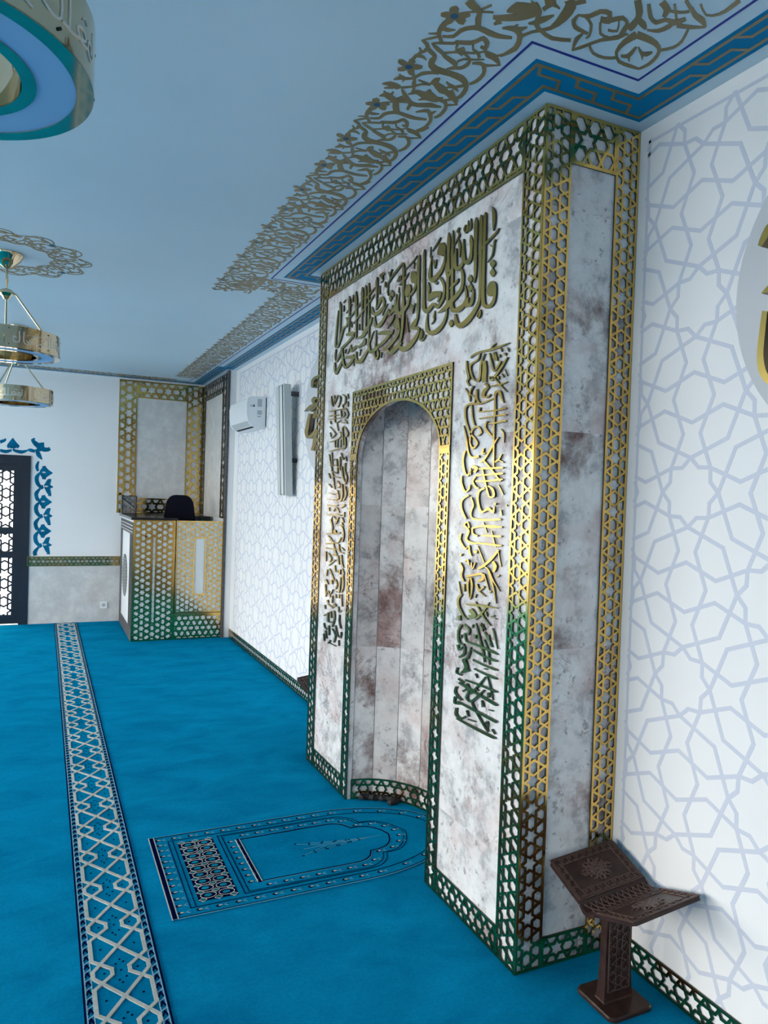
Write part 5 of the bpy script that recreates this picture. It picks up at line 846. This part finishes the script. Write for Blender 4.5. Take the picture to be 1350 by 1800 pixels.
# ================================================================== BOOK STANDS
def make_stand(name, loc, label):
    t = thing(name, loc, label, 'book stand', 'carved book stands beside the prayer niche'); X, Y, Z = loc
    b = MB(); n = 6; hw = .09; r = .025; P = []
    for cx, cy, a0 in ((hw - r, hw - r, 0), (-hw + r, hw - r, 90), (-hw + r, -hw + r, 180), (hw - r, -hw + r, 270)):
        for i in range(n + 1): a = math.radians(a0 + 90 * i / n); P.append((cx + r * math.cos(a), cy + r * math.sin(a)))
    q = len(P)
    vs = [(X + x * s, Y + y * s, Z + z) for s, z in ((.97, 0), (1, .004), (1, .012), (.96, .017)) for x, y in P]
    fs = [(k * q + i, k * q + (i + 1) % q, (k + 1) * q + (i + 1) % q, (k + 1) * q + i) for k in range(3) for i in range(q)] + [tuple(range(3 * q, 4 * q)), tuple(range(q))]
    b.add(vs, fs); b.build('base', WOOD, t, smooth=True)
    # post: flares towards the foot
    b = MB(); lv = [(.012, .064, .026), (.022, .0605, .021), (.038, .0585, .0185), (.07, .057, .017), (.15, .054, .014), (.25, .054, .014), (.315, .058, .022)]
    vs = [(X + sx * a, Y + sy * c, Z + z) for z, a, c in lv for sx, sy in ((-1, -1), (1, -1), (1, 1), (-1, 1))]
    fs = [(4 * k + i, 4 * k + (i + 1) % 4, 4 * k + 4 + (i + 1) % 4, 4 * k + 4 + i) for k in range(len(lv) - 1) for i in range(4)]
    b.add(vs, fs + [tuple(range(4 * len(lv) - 4, 4 * len(lv)))]); post = b.build('post', WOOD, t); post['_w'] = list(loc)
    for sg in (-1, 1):
        b = MB(); mp = lambda u, v, h: (X + u, Y + sg * (.0152 + h + max(0, .10 - v) * .05), Z + v)
        for e in (-.044, .044): b.bar((e, .05), (e, .29), .004, 0, .0025, mp)
        for e in (-.038, .038):
            for z in [.06 + .02 * k for k in range(11)]: b.line([(e - .003, z), (e + .003, z + .008), (e - .003, z + .016)], .002, 0, .002, mp)
        for p, s in star_segments(-.032, .032, .05, .29, .06, 0, .17): b.bar(p, s, .0032, 0, .0025, mp)
        for z in (.05, .29): b.bar((-.044, z), (.044, z), .004, 0, .0025, mp)
        b.build('carved_relief', WOODL, post, loc=loc)
    # open-book rest: two leaves and a spine strip, rising a little towards the wall
    tl = lambda u: .0965 * u                       # slope along the spine
    def rest(s, u, w, h):                          # s: side, u along spine, w across leaf, h off its face
        a = math.atan2(.06, .165); y = .036 + w * math.cos(a) - h * math.sin(a); z = .353 + w * math.sin(a) + h * math.cos(a)
        return (X + u + .012, Y + s * y, Z + z + tl(u))
    for s in (1, -1):
        b = MB(); c = [(-.142, 0), (.142, 0), (.142, .163), (.130, .177), (-.130, .177), (-.142, .163)]
        b.prism(c, -.011, 0, 0, lambda u, v, h: rest(s, u, v, h)); lf = b.build('book_leaf', WOOD, t); lf['_w'] = list(loc)
        b = MB(); mp = lambda u, v, h: rest(s, u, v, h)
        for o in (.004, .010, .034): b.line([(-.142 + o, o), (.142 - o, o), (.142 - o, .177 - o), (-.142 + o, .177 - o)], .0028, 0, .0022, mp, 0, True)
        for v in (.022, .155):                      # key pattern
            for k in range(8):
                u = -.118 + k * .031; b.line([(u, v - .007), (u + .018, v - .007), (u + .012, v + .007), (u + .028, v + .007), (u + .024, v)], .0028, 0, .0022, mp)
        for u in (-.120, .120):
            for k in range(4):
                v = .042 + k * .028; b.line([(u - .007, v), (u - .007, v + .014), (u + .007, v + .008), (u + .007, v + .022)], .0028, 0, .0022, mp)
        for k in range(8):                          # scroll medallion
            q = k * PI / 4; e = 1.25 if k % 4 == 0 else 1.
            for rr, w0, off in ((.040, .0045, 0), (.026, .004, .3), (.014, .004, .1)):
                c0 = (rr * e * math.cos(q + off), .0885 + rr * .86 * math.sin(q + off))
                pts = [(c0[0] + .0105 * math.cos(q + j * .8), c0[1] + .0105 * math.sin(q + j * .8)) for j in range(8)]
                b.ribbon(stroke(pts, [w0] * 8, 2), 0, .0028, mp)
            b.ribbon(stroke([(.01 * math.cos(q), .0885 + .01 * math.sin(q)), (.03 * math.cos(q + .25), .0885 + .03 * math.sin(q + .25)), (.052 * e * math.cos(q), .0885 + .045 * math.sin(q))], [.003, .006, .002]), 0, .003, mp)
        b.build('carved_relief', WOODL, lf, loc=loc)
    b = MB(); arc = [(-.038, .353), (-.020, .340), (0, .336), (.020, .340), (.038, .353)]
    low = [(y * .95, z - .014) for y, z in arc]
    for (p, q_), (p2, q2) in zip(zip(arc, arc[1:]), zip(low, low[1:])):
        f = lambda yz, u: (X + u + .012, Y + yz[0], Z + yz[1] + tl(u))
        b.quad(f(p, -.142), f(q_, -.142), f(q_, .142), f(p, .142)); b.quad(f(p2, -.142), f(q2, -.142), f(q2, .142), f(p2, .142))
        for u in (-.142, .142): b.quad(f(p, u), f(q_, u), f(q2, u), f(p2, u))
    b.build('spine_strip', WOOD, t)
    b = MB(); mp = lambda u, v, h: (X + u + .012, Y + v, Z + .3405 + .2 * abs(v) + h + tl(u))
    for k in range(12):
        u = -.13 + k * .0225
        b.line([(u, -.024), (u + .011, 0), (u, .024)], .0025, 0, .003, mp); b.line([(u + .022, -.024), (u + .011, 0), (u + .022, .024)], .0025, 0, .003, mp)
    b.build('carved_relief', WOODL, t)
    return t
make_stand('book_stand', (1.755, 1.825, 0), 'dark carved wooden book stand standing free at the near corner of the marble niche')
st2 = make_stand('book_stand', (1.742, 4.53, 0), 'dark carved book stand mostly hidden behind the far side of the marble niche')
st2.rotation_euler.z = math.radians(8)

# black cable left on the carpet inside the niche
ca = MB(); pts = []
for i in range(40):
    t = i / 39; x, y = ell(PI - .14 - t * .62, .035 + .012 * math.sin(i * 1.9)); pts.append((x, y, .012 + .008 * abs(math.sin(i * 1.3))))
ca.tube(pts, [.010 + .006 * abs(math.sin(i * .8)) for i in range(40)], 8)
x, y, _ = pts[-1]; ca.tube([(x, y, .014), (x - .03, y - .01, .016), (x - .055, y - .012, .016), (x - .065, y - .002, .014)], [.012, .020, .018, .008], 10)
tag(ca.build('cable', BLACKM, smooth=True), 'black cable bundle lying along the left foot of the arched niche', 'cable')

# ================================================================== CHANDELIERS
def make_chandelier():
    t = thing('ring_chandelier', (0, 0, 0)); R0, R1 = .296, .168; zb, zt_ = 0., .125; top = .594
    b = MB(); b.lathe([(.0, top), (.088, top), (.088, top - .012), (.082, top - .020), (.070, top - .040), (.048, top - .062), (.024, top - .080), (.014, top - .088), (.0, top - .090)], 40); b.build('canopy', BRASS, t, smooth=True)
    b = MB(); b.tube([(0, 0, top - .085), (0, 0, top - .155)], .0075, 12); b.tube([(0, 0, top - .15), (0, 0, top - .205)], [.011, .004], 10); b.build('rod', BRASS, t, smooth=True)
    hz = top - .235
    b = MB(); b.lathe([(.0, hz + .032), (.014, hz + .030), (.040, hz + .018), (.042, hz + .002), (.026, hz - .014), (.014, hz - .032), (.0, hz - .036)], 8); b.build('hub', BRASS, t)
    for k in range(3):
        a = math.radians(92.6 + 120 * k); c, s = math.cos(a), math.sin(a)
        b = MB(); b.tube([(.040 * c, .040 * s, hz + .006), (.058 * c, .058 * s, hz - .006)], .007); b.tube([(.058 * c, .058 * s, hz - .006), (.232 * c, .232 * s, zt_ - .002)], .006, 10); b.tube([(.226 * c, .226 * s, zt_ + .006), (.232 * c, .232 * s, zt_ - .006)], .010); b.build('arm', BRASS, t, smooth=True)
    n = 96
    b = MB(); b.lathe([(R0, zb), (R0, zt_), (R0 - .004, zt_), (R0 - .004, zb + .004)], n); ob = b
    b = MB(); b.lathe([(R1, zb), (R1, zt_), (R1 + .004, zt_), (R1 + .004, zb + .004)], n); b.build('inner_band', BRASS, t, smooth=True)
    b = MB(); b.lathe([(R0, zb), (.264, zb), (.264, zb + .003), (R0, zb + .003)], n, closed=True); b.lathe([(.194, zb), (R1, zb), (R1, zb + .003), (.194, zb + .003)], n, closed=True); b.build('bottom_rim', BRASS, t)
    b = MB(); b.lathe([(.264, zb + .002), (.194, zb + .002), (.194, zb + .005), (.264, zb + .005)], n, closed=True); b.build('diffuser', DIFF, t)
    b = MB(); b.lathe([(R0 - .004, zt_ - .002), (R1 + .004, zt_ - .002)], n); b.build('top_cover', BRASS, t)
    b = ob; cyl = lambda u, v, h: ((R0 + h) * math.cos(u), (R0 + h) * math.sin(u), v)
    W_ = [([(.0, .9), (.0, .2)], .09), ([(.0, .2), (.12, .05), (.25, .2), (.22, .45), (.1, .4), (.12, .2)], .1), ([(.25, .2), (.5, .15), (.6, .4), (.42, .5), (.35, .3), (.7, .1), (.95, .12)], .09),
          ([(.8, .95), (.8, .12)], .08), ([(1.0, .95), (.98, .15), (1.2, .1), (1.35, .35), (1.2, .5)], .09), ([(1.35, .3), (1.6, .0), (1.45, -.15)], .08), ([(1.3, .8), (1.9, .72)], .08), ([(1.75, .45), (1.7, .15), (1.95, .1), (2.1, .3)], .09),
          ([(1.95, .45), (2.0, .15)], .07), ([(2.2, .95), (2.2, .12), (2.0, -.02)], .09), ([(2.4, .95), (2.38, .15), (2.6, .1), (2.62, .5), (2.5, .4)], .09), ([(.3, .75), (.38, .85), (.46, .75)], .06), ([(1.05, .7), (1.18, .8)], .06), ([(2.0, .75), (2.1, .65)], .06)]
    for k in range(4):
        a0 = k * PI / 2 + .15
        for pts, w in W_:
            P = [(a0 + 1.18 - x * .44, .03 + y * .07) for x, y in pts]
            S = smooth_pts([(x * R0, y) for x, y in P], 3); rr = stroke(S, [w * .055] * len(S), 1)
            b.ribbon([(p / R0, q, r / R0, s) for p, q, r, s in rr], 0, .0018, cyl, 1)
    for k in range(8):
        a = k * PI / 4 + .1
        for z in (.02, .108): b.tube([(R0 * math.cos(a), R0 * math.sin(a), z), ((R0 + .004) * math.cos(a), (R0 + .004) * math.sin(a), z)], .003, 6, 2)
    b.build('outer_band', [BRASS, SILV, BLACKM], t, smooth=True)
    return t
proto = make_chandelier()
labs = ['large brass ring chandelier cut by the upper left corner, seen from below', 'brass ring chandelier with its canopy under the painted ceiling rosette, second from the viewer', 'small distant brass ring chandelier hanging in front of the far back wall']
for i, (x, y, z, tn) in enumerate(CH):
    o = proto if i == 0 else copy_tree(proto)
    o.location = (x, y, z); o.rotation_euler.z = math.radians(tn)
    tag(o, labs[i], 'chandelier', 'brass ring chandeliers')
    for c in o.children:            # the rods reach the ceiling whatever the ring's height
        if z < 2.4 and c.name.startswith(('canopy', 'rod', 'hub')): pass
    if z < 2.4:
        for c in o.children:
            if c.name.startswith('canopy'): c.location.z += CH[0][2] - z
            if c.name.startswith('rod'): c.scale.z = 1; c.location.z += 0
        for c in o.children:
            if c.name.startswith('rod'):
                c.data = c.data.copy(); top = .594 - .085
                for v in c.data.vertices:
                    if v.co.z > top - .001: v.co.z += CH[0][2] - z

# ================================================================== LIGHT, SKY, CAMERA
w = bpy.data.worlds.new('sky'); sc.world = w; w.use_nodes = True
bg = w.node_tree.nodes['Background']; bg.inputs['Color'].default_value = (1.0, .945, .865, 1); bg.inputs['Strength'].default_value = 12.3
cam = bpy.data.cameras.new('camera'); cam.sensor_fit = 'VERTICAL'; cam.sensor_height = 36; cam.lens = 1283.894 / 1800 * 36; cam.clip_start = .05
co = bpy.data.objects.new('camera', cam); COL.objects.link(co)
yaw, pitch, roll = .43687, -.02113, .03342
cyw, syw, cp, sp_ = math.cos(yaw), math.sin(yaw), math.cos(pitch), math.sin(pitch)
fw = Vector((syw * cp, cyw * cp, sp_)); rt = Vector((cyw, -syw, 0)); up = rt.cross(fw)
r2 = math.cos(roll) * rt + math.sin(roll) * up; u2 = -math.sin(roll) * rt + math.cos(roll) * up
co.matrix_world = Matrix(((r2.x, u2.x, -fw.x, 0), (r2.y, u2.y, -fw.y, 0), (r2.z, u2.z, -fw.z, 1.65), (0, 0, 0, 1)))
sc.camera = co
for o in bpy.data.objects:
    if '_w' in o: del o['_w']
vs_ = sc.view_settings; vs_.view_transform = 'Standard'; vs_.look = 'None'; vs_.gamma = 1; vs_.exposure = 0.18; vs_.use_curve_mapping = False
cy_ = sc.cycles; cy_.use_denoising = True; cy_.max_bounces = 7; cy_.diffuse_bounces = 5; cy_.glossy_bounces = 4; cy_.transparent_max_bounces = 10; cy_.caustics_reflective = False; cy_.caustics_refractive = False; cy_.sample_clamp_indirect = 6
